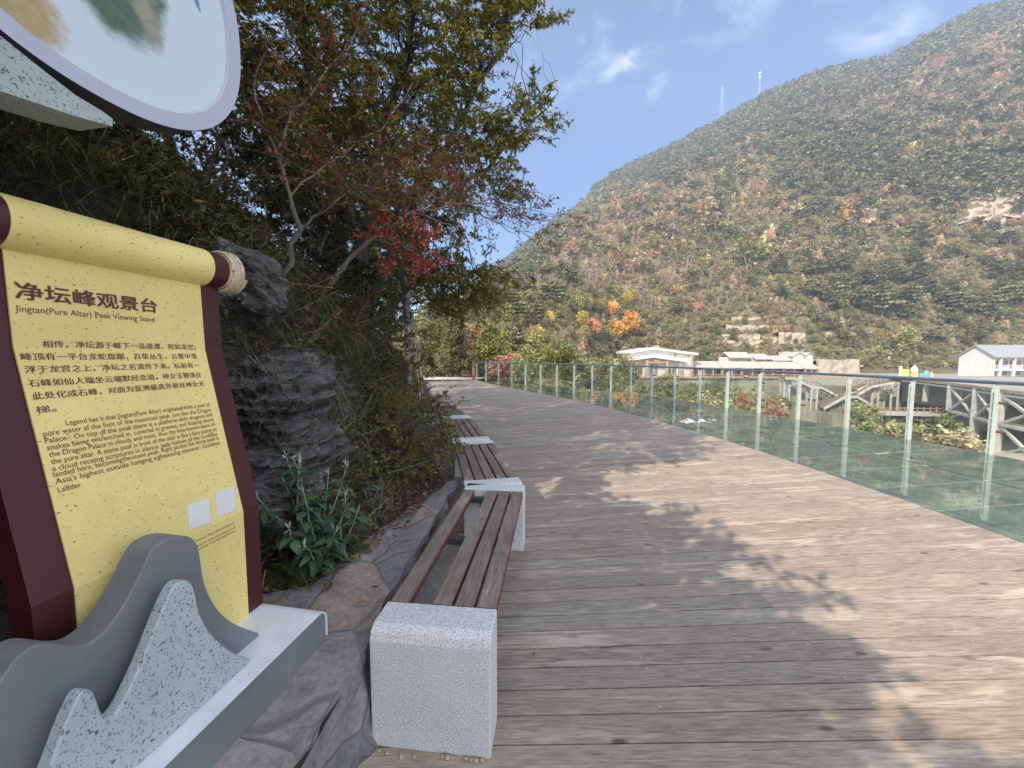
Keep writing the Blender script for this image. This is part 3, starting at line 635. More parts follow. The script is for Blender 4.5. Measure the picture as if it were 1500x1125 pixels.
    arm = [(-420, -160), (-250, -90), (-100, -15), (0, 52), (60, 100), (110, 139), (150, 163), (165, 174), (165, 185), (110, 170), (0, 133), (-150, 90), (-420, 20)]
    ap = (p0+SN*.012)[:2]; poly = [splane(x, y, ap) for x, y in arm]
    am = MB(); am.prism(poly, np.array([*ap, 0.]), SD, UP, SN, .11); am.build('picture_arm', [M['lightgranite']], root)
    cl = MB(); a0 = p0+SD*(-1.05); cl.box(a0-SN*.05+UP*1.4, (.11, .25, 2.2), (SN, SD, UP)); cl.build('picture_column', M['lightgranite'], root)
    # lettering wrapped on the scroll face
    arcs = np.r_[0, np.cumsum([math.hypot(b[0]-a[0], b[1]-a[1]) for a, b in zip(prof[:-1], prof[1:])])]
    def lay(body, size, u, q, width=None, spacing=1., bold=0., line=1.0, height=None, off=.0072):
        cu = bpy.data.curves.new('t', 'FONT'); cu.body = body; cu.size = size; cu.space_character = spacing; cu.offset = bold; cu.space_line = line; cu.resolution_u = 3
        tmp = bpy.data.objects.new('t', cu); C.objects.link(tmp); bpy.context.view_layer.update()
        me = tmp.evaluated_get(bpy.context.evaluated_depsgraph_get()).to_mesh()
        V = np.array([w.co[:] for w in me.vertices]); fs = [tuple(p.vertices) for p in me.polygons]; tmp.to_mesh_clear() if False else None
        bpy.data.objects.remove(tmp); V[:, 0] -= V[:, 0].min()
        if width: V[:, 0] *= width/V[:, 0].max()
        out = []
        for x, y, _ in V:
            a = q+y; na = np.interp(a, arcs, [w[0] for w in prof]); z = np.interp(a, arcs, [w[1] for w in prof]); out.append(pt(u+x, (na, z), off))
        return out, fs
    tx = MB()
    def find(px, py):          # pixel -> (u, arc) on the scroll face
        best = None
        for i in range(len(prof)-1):
            (a0, z0), (a1, z1) = prof[i], prof[i+1]; o = pt(0, prof[i], .006); e = SN*(a1-a0)+UP*(z1-z0); nrm = np.cross(SD, e); d = RAY(px, py); E0 = np.array([0, 0, EYE])
            t = ((o-E0)@nrm)/(d@nrm); q = E0+d*t-o; k = (q@e)/(e@e)
            if -.02 <= k <= 1.02: best = (float(q@SD), float(arcs[i]+k*(arcs[i+1]-arcs[i])))
        return best
    global SIGNFIND; SIGNFIND = find
    def put(body, size, pa, pb, bold=0., vsc=1.):
        """line of text from pixel pa to pixel pb along its baseline"""
        ua, qa = find(*pa); ub, qb = find(*pb)
        for k, (dx, dy) in enumerate(((0, 0), (1, 0), (0, 1), (1, 1), (.5, .5))[:5 if bold > .0005 else (2 if bold else 1)]):
            vs, fs = lay(body, size, ua+dx*bold*1.6, (qa+qb)/2+dy*bold*1.2, width=ub-ua, off=.0072+k*.0001); tx.add(vs, fs)
    T = SIGN_TEXT
    for body, size, pa, pb, bold in T: put(body, size, pa, pb, bold)
    tx.build('lettering', M['lettering'], root, recalc=False)
    # the two pale stickers near the foot
    for x0, y0, x1, y1, x2, y2, x3, y3 in ((274, 741, 306, 729, 307, 765, 276, 776), (315, 722, 343, 713, 344, 747, 318, 757)):
        s = MB(); q = [find(x0, y0), find(x1, y1), find(x2, y2), find(x3, y3)]
        v = [pt(u, (np.interp(a, arcs, [w[0] for w in prof]), np.interp(a, arcs, [w[1] for w in prof])), o) for o in (.0085, .0062) for u, a in q]
        s.add(v, [(0, 1, 2, 3), (4, 7, 6, 5), (0, 4, 5, 1), (1, 5, 6, 2), (2, 6, 7, 3), (3, 7, 4, 0)]); s.build('sticker', M['sticker'], root)
def picture_mat(cen, R):
    m = bpy.data.materials.new('landscape_print'); m.use_nodes = True; t = m.node_tree; L = t.links.new; b = t.nodes['Principled BSDF']; b.inputs['Roughness'].default_value = .3
    tc = nd(t, 'ShaderNodeTexCoord'); g = nd(t, 'ShaderNodeVectorMath', _operation='SUBTRACT'); L(tc.outputs['Object'], g.inputs[0]); g.inputs[1].default_value = cen-np.array([-1.0, 1.0, .40])
    dd = nd(t, 'ShaderNodeVectorMath', _operation='DOT_PRODUCT'); L(g.outputs[0], dd.inputs[0]); dd.inputs[1].default_value = SD/R
    sp_ = nd(t, 'ShaderNodeSeparateXYZ'); L(g.outputs[0], sp_.inputs[0]); zz = nd(t, 'ShaderNodeMath', _operation='DIVIDE', i1=R); L(sp_.outputs[2], zz.inputs[0])
    cb = nd(t, 'ShaderNodeCombineXYZ'); L(dd.outputs['Value'], cb.inputs[0]); L(zz.outputs[0], cb.inputs[1])
    nz = nd(t, 'ShaderNodeTexNoise', Scale=4.5, Detail=8, Roughness=.65); L(cb.outputs[0], nz.inputs['Vector'])
    n2 = nd(t, 'ShaderNodeTexNoise', Scale=14, Detail=6, Roughness=.6, Distortion=1.0); L(cb.outputs[0], n2.inputs['Vector'])
    wr = nd(t, 'ShaderNodeVectorMath', _operation='MULTIPLY_ADD'); L(nz.outputs['Color'], wr.inputs[0]); wr.inputs[1].default_value = (.22, .22, 0); L(cb.outputs[0], wr.inputs[2])
    def blob(c, r, st, soft, rot=0.):
        v = nd(t, 'ShaderNodeMapping', _vector_type='TEXTURE'); v.inputs['Location'].default_value = (c[0]+.11, c[1]+.11, 0); v.inputs['Rotation'].default_value = (0, 0, rot); v.inputs['Scale'].default_value = (st[0], st[1], 1); L(wr.outputs[0], v.inputs[0])
        ln = nd(t, 'ShaderNodeVectorMath', _operation='LENGTH'); L(v.outputs[0], ln.inputs[0])
        k = nd(t, 'ShaderNodeMapRange', _interpolation_type='SMOOTHSTEP', i1=r, i2=r*(1-soft), i3=0, i4=1); L(ln.outputs['Value'], k.inputs[0]); return k.outputs[0]
    col = None
    base = (.66, .745, .80, 1); cur = None
    def over(fac, c1, c2, prev):
        x = nd(t, 'ShaderNodeMix', _data_type='RGBA'); L(n2.outputs['Fac'], x.inputs[0]); x.inputs[6].default_value = (*c1, 1); x.inputs[7].default_value = (*c2, 1)
        y = nd(t, 'ShaderNodeMix', _data_type='RGBA'); L(fac, y.inputs[0]); L(x.outputs[2], y.inputs[7])
        if prev is None: y.inputs[6].default_value = base
        else: L(prev, y.inputs[6])
        return y.outputs[2]
    for c, r, st, soft, rot, c1, c2 in PICTURE: cur = over(blob(c, r, st, soft, rot), c1, c2, cur)
    L(cur, b.inputs['Base Color']); return m
PICTURE = [((-.44, -.70), 1, (.34, .24), .35, -.45, (.30, .20, .07), (.66, .52, .30)),
           ((-.62, -.25), 1, (.22, .48), .5, .2, (.35, .25, .11), (.62, .50, .30)),
           ((.08, -.04), 1, (.37, .58), .25, .12, (.015, .05, .04), (.20, .28, .17)),
           ((.28, -.25), 1, (.12, .26), .6, .3, (.20, .20, .11), (.46, .46, .34)),
           ((.645, .16), 1, (.022, .11), .3, .25, (.08, .20, .42), (.2, .35, .55))]
SIGN_TEXT = [
 ('净坛峰观景台', .045, (22, 437), (229, 456), .0013),
 ('Jingtan(Pure Altar) Peak Viewing Stand', .0225, (22, 457), (226, 471), 0.),
 ('相传，净坛源于峰下一泓清潭，宛如龙宫。', .02, (62, 509), (286, 511), .0003),
 ('峰顶有一平台龙蛇盘踞，百草丛生，云雾中漂', .02, (31, 528), (288, 524), .0003),
 ('浮于龙宫之上，净坛之名流传下来。坛前有一', .02, (37, 547), (292, 537), .0003),
 ('石峰如仙人端坐云端默经念道，神女玉簪落在', .02, (42, 567), (295, 551), .0003),
 ('此处化成石峰，对面为亚洲最高外悬挂神女天', .02, (48, 586), (299, 564), .0003),
 ('梯。', .02, (53, 605), (82, 602), .0003),
 ('Legend has it that Jingtan(Pure Altar) originated from a pool of', .0195, (97, 624), (307, 594), 0.),
 ('pure water af the foot of the mountain peak, just like the Dragon', .0195, (64, 640), (309, 602), 0.),
 ('Palace-: On top of the peak there is a platform with dragons and', .0195, (66, 649), (311, 610), 0.),
 ('snakes being entrenched in, covered in grasses, and floating above', .0195, (69, 659), (313, 617), 0.),
 ('the Dragon Palace in clouds and mists, thus the best-known name of', .0195, (72, 669), (315, 624), 0.),
 ('the pure altar. A stone peak in front of the altar is like a fairy sitting on', .0195, (75, 680), (317, 631), 0.),
 ('a cloud reciting scriptures in silence. Jade hairpin of the Goddess', .0195, (77, 690), (318, 638), 0.),
 ('landed here, becomingthe stone peak. Right across the stone peak is', .0195, (79, 700), (320, 643), 0.),
 ("Asia's highest outside hanging sightseeing elevator. Goddess", .0195, (82, 710), (322, 650), 0.),
 ('Ladder.', .0195, (85, 721), (121, 713), 0.),
 ('(Information Tel): 023-85524123', .008, (274, 795), (343, 771), .0001),
 ('(Rescue Tel): 023-85527123', .008, (284, 799), (344, 777), .0001),
 ('(Complaint Tel): 023-85323333', .008, (280, 806), (344, 783), .0001),
]
build_sign()
# ------------------------------------------------------------------ bank on the left
BX_Y = [-12, 1.0, 1.4, 2.8, 3.4, 3.6, 4.8, 6.5, 8.3, 11, 15.5, 24, 34]
BX_X = [-.60, -.60, -.58, -.50, -.50, -.60, -.92, -1.36, -1.95, -2.25, -3.35, -5.6, -8.5]
BS = [0, .28, .55, .8, 1.05, 1.5, 2.5, 4, 8, 15, 40]; BZ = [.33, .35, .5, 1.05, 1.85, 2.35, 3.0, 4.1, 7.3, 12, 24]
BS2 = [0, .08, .3, .8, 1.3, 2, 3, 5, 9, 15, 40]; BZ2 = [-.05, .30, .60, 1.30, 1.85, 2.4, 3.1, 4.7, 8.3, 13, 24]
def bank_x(Y): return np.interp(Y, BX_Y, BX_X)
def bank_z(s, Y):
    s = np.asarray(s, float); Y = np.asarray(Y, float)
    s1 = np.maximum(s-.72*(1-sstep(1.45, 2.1, Y)), 0)
    k = sstep(3.2, 4.2, Y); z = np.interp(s1, BS, BZ)*(1-k)+np.interp(s, BS2, BZ2)*k
    far = sstep(9, 16, Y); z = z*(1-.45*far)
    x = bank_x(Y)-s; r = np.clip(s1-.2, 0, 1)
    return z+r*(.22*fbm(x*.9, Y*.9, 3.)+.10*fbm(x*3, Y*3, 8.))+.03*np.clip(s1*3, 0, 1)*fbm(x*9, Y*9, 1., 3)
def bankP(s, Y): return np.stack([bank_x(Y)-s, np.asarray(Y, float)+0*np.asarray(s), bank_z(s, Y)], -1)
def bank_sy(p):     # world x,y -> s
    return bank_x(p[1])-p[0]
def bank_hit(px, py):
    d = RAY(px, py); d = d/d[1]
    for Y in np.arange(.9, 14, .02):
        q = np.array([0, 0, EYE])+d*Y; s = bank_x(Y)-q[0]
        if s > 0 and bank_z(s, Y) >= q[2]: return q
    return q
def grid_mesh(name, Pts, m, smooth=True, kind=True, col=None):
    a, b, _ = Pts.shape; V = Pts.reshape(-1, 3); i = np.arange((a-1)*b).reshape(a-1, b)[:, :-1].ravel()
    Fq = np.stack([i, i+1, i+b+1, i+b], 1); return mesh_np(name, V, Fq, m, None, col, smooth)
ysb = np.r_[np.arange(-12, 0, .4), np.arange(0, 9, .05), np.arange(9, 34, .3)]; ssb = np.r_[np.arange(0, 2.2, .04), np.arange(2.2, 6, .15), np.arange(6, 40, 1.)]
SS, YY = np.meshgrid(ssb, ysb); bk = grid_mesh('bank', bankP(SS, YY), M['soil']); structure(bk)
def rock(name, c, size, rot, label, seed, strata=.5, beds=12., pw=3.2, lump=.20):
    """bedded rock: beds of uneven thickness broken into blocks along each bed"""
    n, m2 = 84, 150; th = np.linspace(0, 2*math.pi, m2+1)[:-1]; ph = np.linspace(-math.pi/2, math.pi/2, n)
    T, Pp = np.meshgrid(th, ph); d = np.stack([np.cos(Pp)*np.cos(T), np.cos(Pp)*np.sin(T), np.sin(Pp)], -1)
    p = d*((np.abs(d)**pw).sum(-1)**(-1/pw))[..., None]
    zz = p[..., 2]+.22*p[..., 0]+.10*fbm(p[..., 0]*1.3+seed, p[..., 1]*1.3, p[..., 2])
    bed = zz*beds+.9*vn(zz*3+seed, 0, 0)+.5*vn(p[..., 0]*2, p[..., 1]*2+seed, 1); ib = np.floor(bed); fb = bed-ib
    jt = T*2.1+7.1*_h(ib.astype(int), ib.astype(int)*0+int(seed), ib.astype(int)*0)+.6*vn(p[..., 0]*3+seed, p[..., 1]*3, ib); ij = np.floor(jt); fj = jt-ij
    blk = _h(ib.astype(int)*3+int(seed), ij.astype(int), ib.astype(int)*0)-.5
    k = 1+strata*(.34*blk+.10*(_h(ib.astype(int), ib.astype(int)*0+7, ib.astype(int)*0+int(seed))-.5))-.07*strata*(np.exp(-fb*9)+np.exp(-(1-fb)*14))-.05*strata*np.exp(-fj*8)
    k = k+lump*fbm(p[..., 0]*1.4+seed, p[..., 1]*1.4, p[..., 2]*1.4)+.035*fbm(p[..., 0]*8, p[..., 1]*8+seed, p[..., 2]*14)+.06*lump*fbm(p[..., 0]*16, p[..., 1]*16+seed, p[..., 2]*16)
    p = p*np.stack([k, k, .55+.45*k], -1)*np.array(size)/2
    R = np.array(Matrix.Rotation(rot[2], 3, 'Z') @ Matrix.Rotation(rot[1], 3, 'Y') @ Matrix.Rotation(rot[0], 3, 'X'))
    V = (p@R.T+np.array(c)).reshape(-1, 3); i = np.arange(n-1)[:, None]*m2; j = np.arange(m2)[None]; j2 = (j+1) % m2
    f = np.stack([(i+j), (i+j2), (i+m2+j2), (i+m2+j)], -1).reshape(-1, 4)
    o = mesh_np(name, V, f, M['rock'], None, None, False); tag(o, label, 'rock'); return o
b1 = P(345, 405, 2.15); rock('boulder', b1+np.array([-.02, .10, -.03]), (.40, .46, .40), (.3, .5, .7), 'grey boulder perched behind the rope end of the yellow scroll', 3., .20, 4., 2.6, .75)
b2 = bank_hit(425, 610); rock('rock_outcrop', b2+np.array([-.18, .10, -.08]), (.72, .95, .92), (.05, -.15, .25), 'large dark layered rock face right of the yellow sign board', 11., .75, 14., 3.2, .34)
b3 = bank_hit(400, 690); rock('rock_outcrop', b3+np.array([-.12, .08, -.10]), (.55, .62, .55), (.1, .1, .4), 'lower rock ledge with fallen leaves behind the tall leafy plant', 19., .7, 10., 3.2, .4)
b4 = bank_hit(480, 560); rock('rock_outcrop', b4+np.array([-.22, .1, -.1]), (.55, .8, .75), (0, -.3, .1), 'grey rock slab above the grass tuft on the bank', 23., .7, 10., 3.2, .4)
b5 = bank_hit(645, 640); rock('rock_outcrop', b5+np.array([-.34, .3, -.2]), (.5, 1.4, .8), (0, -.2, .2), 'mossy rock beside the third bench under the yellow green shrub', 31., .7)
b6 = bank_hit(632, 610); rock('rock_outcrop', b6+np.array([-.36, .5, -.1]), (.5, 1.8, .9), (0, -.2, .3), 'dark rock bank edge at the farthest bench', 37., .8)
# ------------------------------------------------------------------ plant builders
def unit(v): return v/(np.linalg.norm(v, axis=-1, keepdims=True)+1e-9)
def leaf_geo(pos, d, nrm, L, Wd, fold=.15, curl=.0):
    """folded leaf of two triangles"""
    d = unit(d); s = unit(np.cross(d, nrm)); nn = np.cross(s, d); L = np.asarray(L).reshape(-1, 1); Wd = np.asarray(Wd).reshape(-1, 1)
    b = pos; t = pos+d*L-nn*curl*L; m = pos+d*L*.45; l = m+s*Wd/2+nn*fold*Wd; r = m-s*Wd/2+nn*fold*Wd
    V = np.stack([b, l, t, r], 1).reshape(-1, 3); i = np.arange(len(pos))*4
    return V, np.concatenate([np.stack([i, i+2, i+1], 1), np.stack([i, i+3, i+2], 1)])
def leaf_geo6(pos, d, nrm, L, Wd, droop=.25):
    """larger, broad leaf with bent tip: 7 verts 6 tris"""
    d = unit(d); s = unit(np.cross(d, nrm)); nn = np.cross(s, d); L = np.asarray(L).reshape(-1, 1); Wd = np.asarray(Wd).reshape(-1, 1)
    a = pos; m1 = pos+d*L*.35; m2 = pos+d*L*.7-nn*droop*L*.25; t = pos+d*L-nn*droop*L*.6
    l1 = m1+s*Wd/2+nn*Wd*.12; r1 = m1-s*Wd/2+nn*Wd*.12; l2 = m2+s*Wd*.36+nn*Wd*.08; r2 = m2-s*Wd*.36+nn*Wd*.08
    V = np.stack([a, l1, m1, r1, l2, m2, r2, t], 1).reshape(-1, 3); i = np.arange(len(pos))*8
    fs = [(0, 2, 1), (0, 3, 2), (1, 2, 5), (1, 5, 4), (2, 3, 6), (2, 6, 5), (4, 5, 7), (5, 6, 7)]
    return V, np.concatenate([np.stack([i+a_, i+b_, i+c_], 1) for a_, b_, c_ in fs])
def sticks(A, B, ra, rb):
    d = unit(B-A); a = unit(np.cross(d, np.where(np.abs(d[:, 2:3]) < .9, [[0, 0, 1.]], [[1., 0, 0]]))); b = np.cross(d, a)
    ra = np.broadcast_to(np.asarray(ra, float).reshape(-1, 1), (len(A), 1)); rb = np.broadcast_to(np.asarray(rb, float).reshape(-1, 1), (len(A), 1)); V = []
    for q, r in ((A, ra), (B, rb)):
        for k in range(3):
            t = 2*math.pi*k/3; V.append(q+r*(a*math.cos(t)+b*math.sin(t)))
    V = np.stack(V, 1).reshape(-1, 3); i = np.arange(len(A))*6; F_ = []
    for k in range(3):
        j = (k+1) % 3; F_ += [np.stack([i+k, i+j, i+3+j], 1), np.stack([i+k, i+3+j, i+3+k], 1)]
    return V, np.concatenate(F_)
def merge(parts):
    V, F_, Cc = [], [], []; n = 0
    for v, f, c in parts: V.append(v); F_.append(f+n); Cc.append(np.broadcast_to(c, (len(v), 3))); n += len(v)
    return np.concatenate(V), np.concatenate(F_), np.concatenate(Cc)
def jit(col, n, v=.25, hue=.08, rep=4):
    c = np.array(col)[rng.integers(0, len(col), n)] if np.ndim(col) == 2 else np.tile(col, (n, 1))
    c = c*(1+v*rng.normal(0, 1, (n, 1)).clip(-1.8, 1.8))*(1+hue*rng.normal(0, 1, (n, 3)).clip(-2, 2)); return np.repeat(c.clip(.004, 1), rep, 0)
def rdir(n): return unit(rng.normal(0, 1, (n, 3)))
def branch_pts(q, c, bend=.15):
    L = np.linalg.norm(c-q); m1 = q+(c-q)*.35+rng.normal(0, 1, 3)*L*bend*.5+np.array([0, 0, .06*L]); m2 = q+(c-q)*.7+rng.normal(0, 1, 3)*L*bend*.5+np.array([0, 0, .08*L]); return [q, m1, m2, c]
def sprays(P0, D, L, nsub=5, nleaf=14, ll=.05, lw=.022, colour=(.05, .07, .02), flat=.5, var=.25, droop=.1, six=False, twr=.0025, angle=.8):
    """twigs at P0 growing along D: a main shoot with side shoots, leaves set along each"""
    n = len(P0); D = unit(D); L = np.broadcast_to(np.asarray(L, float), (n,)); A, B, ra, lp, ld, base = [], [], [], [], [], []
    tip = P0+D*L[:, None]; A.append(P0); B.append(tip); shoots = [(P0, tip)]
    for k in range(nsub):
        t = rng.uniform(.1, .95, (n, 1)); a = P0+D*L[:, None]*t; dd = unit(D+angle*rdir(n)*np.array([1, 1, flat])); b = a+dd*(L*rng.uniform(.3, .6, n)*(1.1-.5*t[:, 0]))[:, None]; b[:, 2] -= droop*L*rng.random(n)
        A.append(a); B.append(b); shoots.append((a, b))
    for a, b in shoots:
        for k in range(nleaf):
            t = rng.uniform(.15, 1.03, (n, 1)); lp.append(a+(b-a)*t); ld.append(unit(unit(b-a)*.7+rdir(n)*np.array([1, 1, .6])))
    A, B, lp, ld = map(np.concatenate, (A, B, lp, ld)); m = len(lp)
    up = unit(np.array([0, 0, 1.])+rdir(m)*.8); s = rng.uniform(.5, 1.35, m)
    V, Fa = (leaf_geo6 if six else leaf_geo)(lp, ld, up, ll*s, lw*s)
    return (V, Fa, jit(colour, m, var, rep=8 if six else 4)), sticks(A, B, twr, twr*.5)
def limb_samples(limbs):
    q, r = [], []
    for pts, rad in limbs:
        pts = [np.array(p) for p in pts]
        for i in range(len(pts)-1):
            for t in np.linspace(0, 1, 6): q.append(pts[i]*(1-t)+pts[i+1]*t); r.append(rad[i]*(1-t)+rad[i+1]*t)
    return np.array(q), np.array(r)
def wiggle(pts, amp=.03, sub=3):
    pts = [np.array(p, float) for p in pts]; out = [pts[0]]
    for a, b in zip(pts[:-1], pts[1:]):
        L = np.linalg.norm(b-a)
        for k in range(1, sub+1): out.append(a+(b-a)*k/sub+(rng.normal(0, 1, 3)*amp*L if k < sub else 0))
    return out
def woody(name, limbs, clumps, sprayarg, label, cat, bark='bark', barkcol=None, group=None, leafm='leaf', base=None, spray_len=(.3, .6), outward=.6, partname='crown', conn_r=.006):
    """limbs: list of (points, radii). clumps: points that twigs reach for"""
    base = np.array(limbs[0][0][0]) if base is None else base
    root = thing(name, base, label, cat, group); tr = MB()
    wl = []
    for pts, rad in limbs:
        wp = wiggle(pts); wr = np.interp(np.linspace(0, 1, len(wp)), np.linspace(0, 1, len(rad)), rad); tr.tube(wp, list(wr), 8); wl.append((wp, wr))
    q, r = limb_samples(wl); cen = clumps.mean(0); A, B, RA, RB, D = [], [], [], [], []
    low = q[:, 2]
    for c in clumps:
        dist = np.linalg.norm(q-c, axis=1)+np.maximum(0, low-c[2]+.1)*.8; k = np.argmin(dist*(1+.15*rng.random(len(q)))); bp = branch_pts(q[k], c); rr = min(r[k]*.6, conn_r*(.6+np.linalg.norm(c-q[k])))
        for i in range(3): A.append(bp[i]); B.append(bp[i+1]); RA.append(rr*(1-i*.28)); RB.append(rr*(.72-i*.25))
        D.append(unit(c-bp[1])*outward+unit(c-cen)*(1-outward)+rng.normal(0, .25, 3))
    trunk = tr.build('trunk', M[bark], root, smooth=True)
    V, Fa = sticks(np.array(A), np.array(B), np.array(RA), np.array(RB)); 
    (lv, lf, lc), (sv, sf) = sprays(clumps, np.array(D), rng.uniform(*spray_len, len(clumps)), **sprayarg)
    bc = barkcol or (.10, .085, .07); v2, f2, _ = merge([(V, Fa, np.zeros(3)), (sv, sf, np.zeros(3))])
    mesh_np('branches', v2, f2, M['twig'], root, np.tile(bc, (len(v2), 1)))
    mesh_np(partname, lv, lf, M[leafm], root, lc); return root
M['twig'] = leafmat('twig', 0., .9)
def px_clumps(poly, n, Y0, Y1, dens=None):
    """points in the volume seen through an outline between two depths"""
    poly = np.array(poly, float); lo, hi = poly.min(0), poly.max(0); out = []
    while len(out) < n:
        p = rng.uniform(lo, hi); inside = False; j = len(poly)-1
        for i in range(len(poly)):
            a, b = poly[i], poly[j]
            if (a[1] > p[1]) != (b[1] > p[1]) and p[0] < (b[0]-a[0])*(p[1]-a[1])/(b[1]-a[1])+a[0]: inside = not inside
            j = i
        if inside and (dens is None or rng.random() < dens(*p)): out.append(P(p[0], p[1], rng.uniform(Y0, Y1)))
    return np.array(out)
GREEN = [(.15, .17, .035), (.21, .205, .042), (.105, .125, .03), (.28, .24, .05), (.36, .285, .06)]
# evergreen with small leaves that overhangs the walkway
e0 = bank_hit(520, 470); Ye = 5.6; e0 = P(515, 475, Ye); e0[2] = bank_z(bank_sy(e0), e0[1])-.1
limbs = [([e0, P(530, 360, 5.7), P(555, 210, 5.9), P(600, 60, 6.0), P(640, -90, 6.2), P(650, -260, 6.3)], [.11, .09, .07, .055, .04, .015]),
         ([e0, P(580, 350, 6.0), P(655, 215, 6.3), P(735, 75, 6.4), P(765, -50, 6.5), P(770, -170, 6.5)], [.09, .07, .05, .04, .025, .01]),
         ([P(580, 350, 6.0), P(690, 260, 6.1), P(765, 200, 6.2), P(818, 135, 6.2)], [.05, .035, .02, .006]),
         ([P(530, 360, 5.7), P(470, 220, 6.0), P(440, 20, 6.3), P(420, -180, 6.5)], [.07, .05, .035, .01]),
         ([e0, P(600, 420, 5.9), P(690, 400, 6.1), P(740, 392, 6.3), P(765, 380, 6.4)], [.05, .035, .025, .012, .004]),
         ([P(600, 420, 5.9), P(640, 445, 6.3), P(690, 450, 6.6), P(745, 425, 6.8)], [.03, .02, .012, .005])]
cl = np.concatenate([px_clumps([(360, -260), (720, -300), (775, -80), (745, 15), (735, 55), (705, 90), (715, 130), (690, 165), (715, 225), (680, 300), (680, 380), (640, 420), (590, 410), (560, 330), (470, 300), (370, 150)], 1900, 5.0, 7.2),
                     px_clumps([(710, 15), (765, -30), (765, 20), (720, 70)], 40, 5.6, 6.6), px_clumps([(765, 30), (800, 32), (795, 50), (765, 60)], 8, 5.8, 6.3),
                     px_clumps([(690, 200), (745, 165), (775, 160), (765, 200), (720, 245)], 60, 5.8, 6.6), px_clumps([(765, 170), (800, 125), (808, 135), (785, 195)], 12, 6.0, 6.3), px_clumps([(700, 255), (750, 255), (745, 275), (700, 290)], 16, 5.8, 6.5),
                     px_clumps([(620, 400), (720, 380), (715, 420), (680, 450), (630, 445)], 110, 5.6, 6.9), px_clumps([(715, 405), (770, 392), (770, 402), (720, 422)], 10, 6.2, 6.6)])
woody('evergreen_tree', limbs, cl, dict(nsub=6, nleaf=14, ll=.052, lw=.024, colour=np.array(GREEN), var=.28), 'large small leaved evergreen tree leaning over the walkway against the sky', 'tree', spray_len=(.30, .58))
# shrub with rust and pink autumn leaves
RED = [(.28, .09, .05), (.38, .17, .06), (.24, .075, .05), (.34, .16, .07), (.22, .16, .045), (.15, .15, .035), (.19, .17, .04)]
r0 = bank_hit(398, 452); Yr = r0[1]
sh = lambda x, y, d=0: P(x, y, Yr+.25+d)
limbs = [([r0, sh(412, 405), sh(441, 335), sh(425, 288, .1), sh(405, 225, .1), sh(428, 165, .2), sh(510, 72, .3), sh(540, -30, .4)], [.024, .021, .017, .013, .011, .009, .005, .002]),
         ([sh(441, 335), sh(470, 312), sh(510, 280, .2), sh(545, 300, .3)], [.010, .008, .005, .002]),
         ([sh(405, 225, .1), sh(385, 180), sh(372, 130), sh(390, 60)], [.008, .006, .004, .002]),
         ([sh(425, 288, .1), sh(480, 240, .3), sh(560, 190, .4), sh(605, 120, .5)], [.008, .006, .004, .002])]
cl = np.concatenate([px_clumps([(385, 150), (440, 160), (520, 200), (590, 200), (650, 230), (640, 270), (560, 300), (470, 280), (410, 230)], 80, Yr, Yr+1.0), px_clumps([(370, 40), (480, 60), (560, 90), (540, 150), (440, 150), (375, 120)], 18, Yr, Yr+.9)])
woody('autumn_shrub', limbs, cl, dict(nsub=5, nleaf=6, ll=.042, lw=.022, colour=np.array(RED), var=.25, twr=.0016), 'thin grey stemmed shrub with rust red leaves rising behind the boulder', 'shrub', bark='barkpale', barkcol=(.20, .16, .13), spray_len=(.16, .36), conn_r=.004)
r1 = P(470, 445, 3.75); Y1 = 3.75
s2 = lambda x, y, d=0: P(x, y, Y1+d)
limbs = [([r1, s2(500, 395, .1), s2(545, 350, .2), s2(600, 312, .3), s2(655, 303, .5), s2(700, 312, .7), s2(735, 330, .8), s2(765, 352, .9)], [.028, .024, .019, .014, .010, .008, .005, .002]),
         ([s2(655, 303, .5), s2(720, 290, .7), s2(780, 322, .9), s2(850, 345, 1.1)], [.012, .008, .005, .0015]),
         ([s2(600, 312, .3), s2(660, 330, .3), s2(660, 365, .3), s2(675, 400, .3)], [.012, .008, .006, .002]),
         ([s2(720, 290, .7), s2(780, 330, 1.), s2(815, 318, 1.1), s2(850, 298, 1.2)], [.006, .004, .003, .001]),
         ([s2(545, 350, .2), s2(590, 360, .1), s2(625, 375, .1)], [.008, .005, .002])]
PINK = [(.58, .10, .12), (.48, .075, .09), (.55, .17, .11)]
cl1 = np.concatenate([px_clumps([(535, 345), (600, 345), (650, 365), (620, 385), (560, 372)], 28, Y1-.1, Y1+.4), px_clumps([(540, 318), (600, 318), (605, 332), (560, 335)], 9, Y1, Y1+.4)])
woody('pink_leaved_shrub', limbs, cl1, dict(nsub=5, nleaf=8, ll=.040, lw=.024, colour=np.array(PINK), var=.2, flat=.2, twr=.0014), 'leaning grey branch with bright pink red leaf sprays over the bank', 'shrub', bark='barkpale', barkcol=(.22, .18, .15), spray_len=(.12, .28), conn_r=.004)
l3 = [([s2(640, 306, .5), s2(690, 300, .6), s2(745, 300, .8), s2(800, 312, 1.0), s2(846, 316, 1.2)], [.008, .006, .004, .003, .001]),
      ([s2(690, 300, .6), s2(740, 330, .8), s2(790, 345, 1.), s2(840, 325, 1.2)], [.005, .004, .003, .001]), ([s2(745, 300, .8), s2(775, 275, .9), s2(815, 292, 1.1)], [.004, .003, .001])]
cl3 = np.concatenate([px_clumps([(640, 250), (700, 270), (790, 305), (840, 305), (830, 330), (760, 350), (680, 320)], 75, Y1+.4, Y1+1.3), px_clumps([(560, 250), (640, 240), (700, 250), (690, 300), (600, 300)], 40, Y1, Y1+.9)])
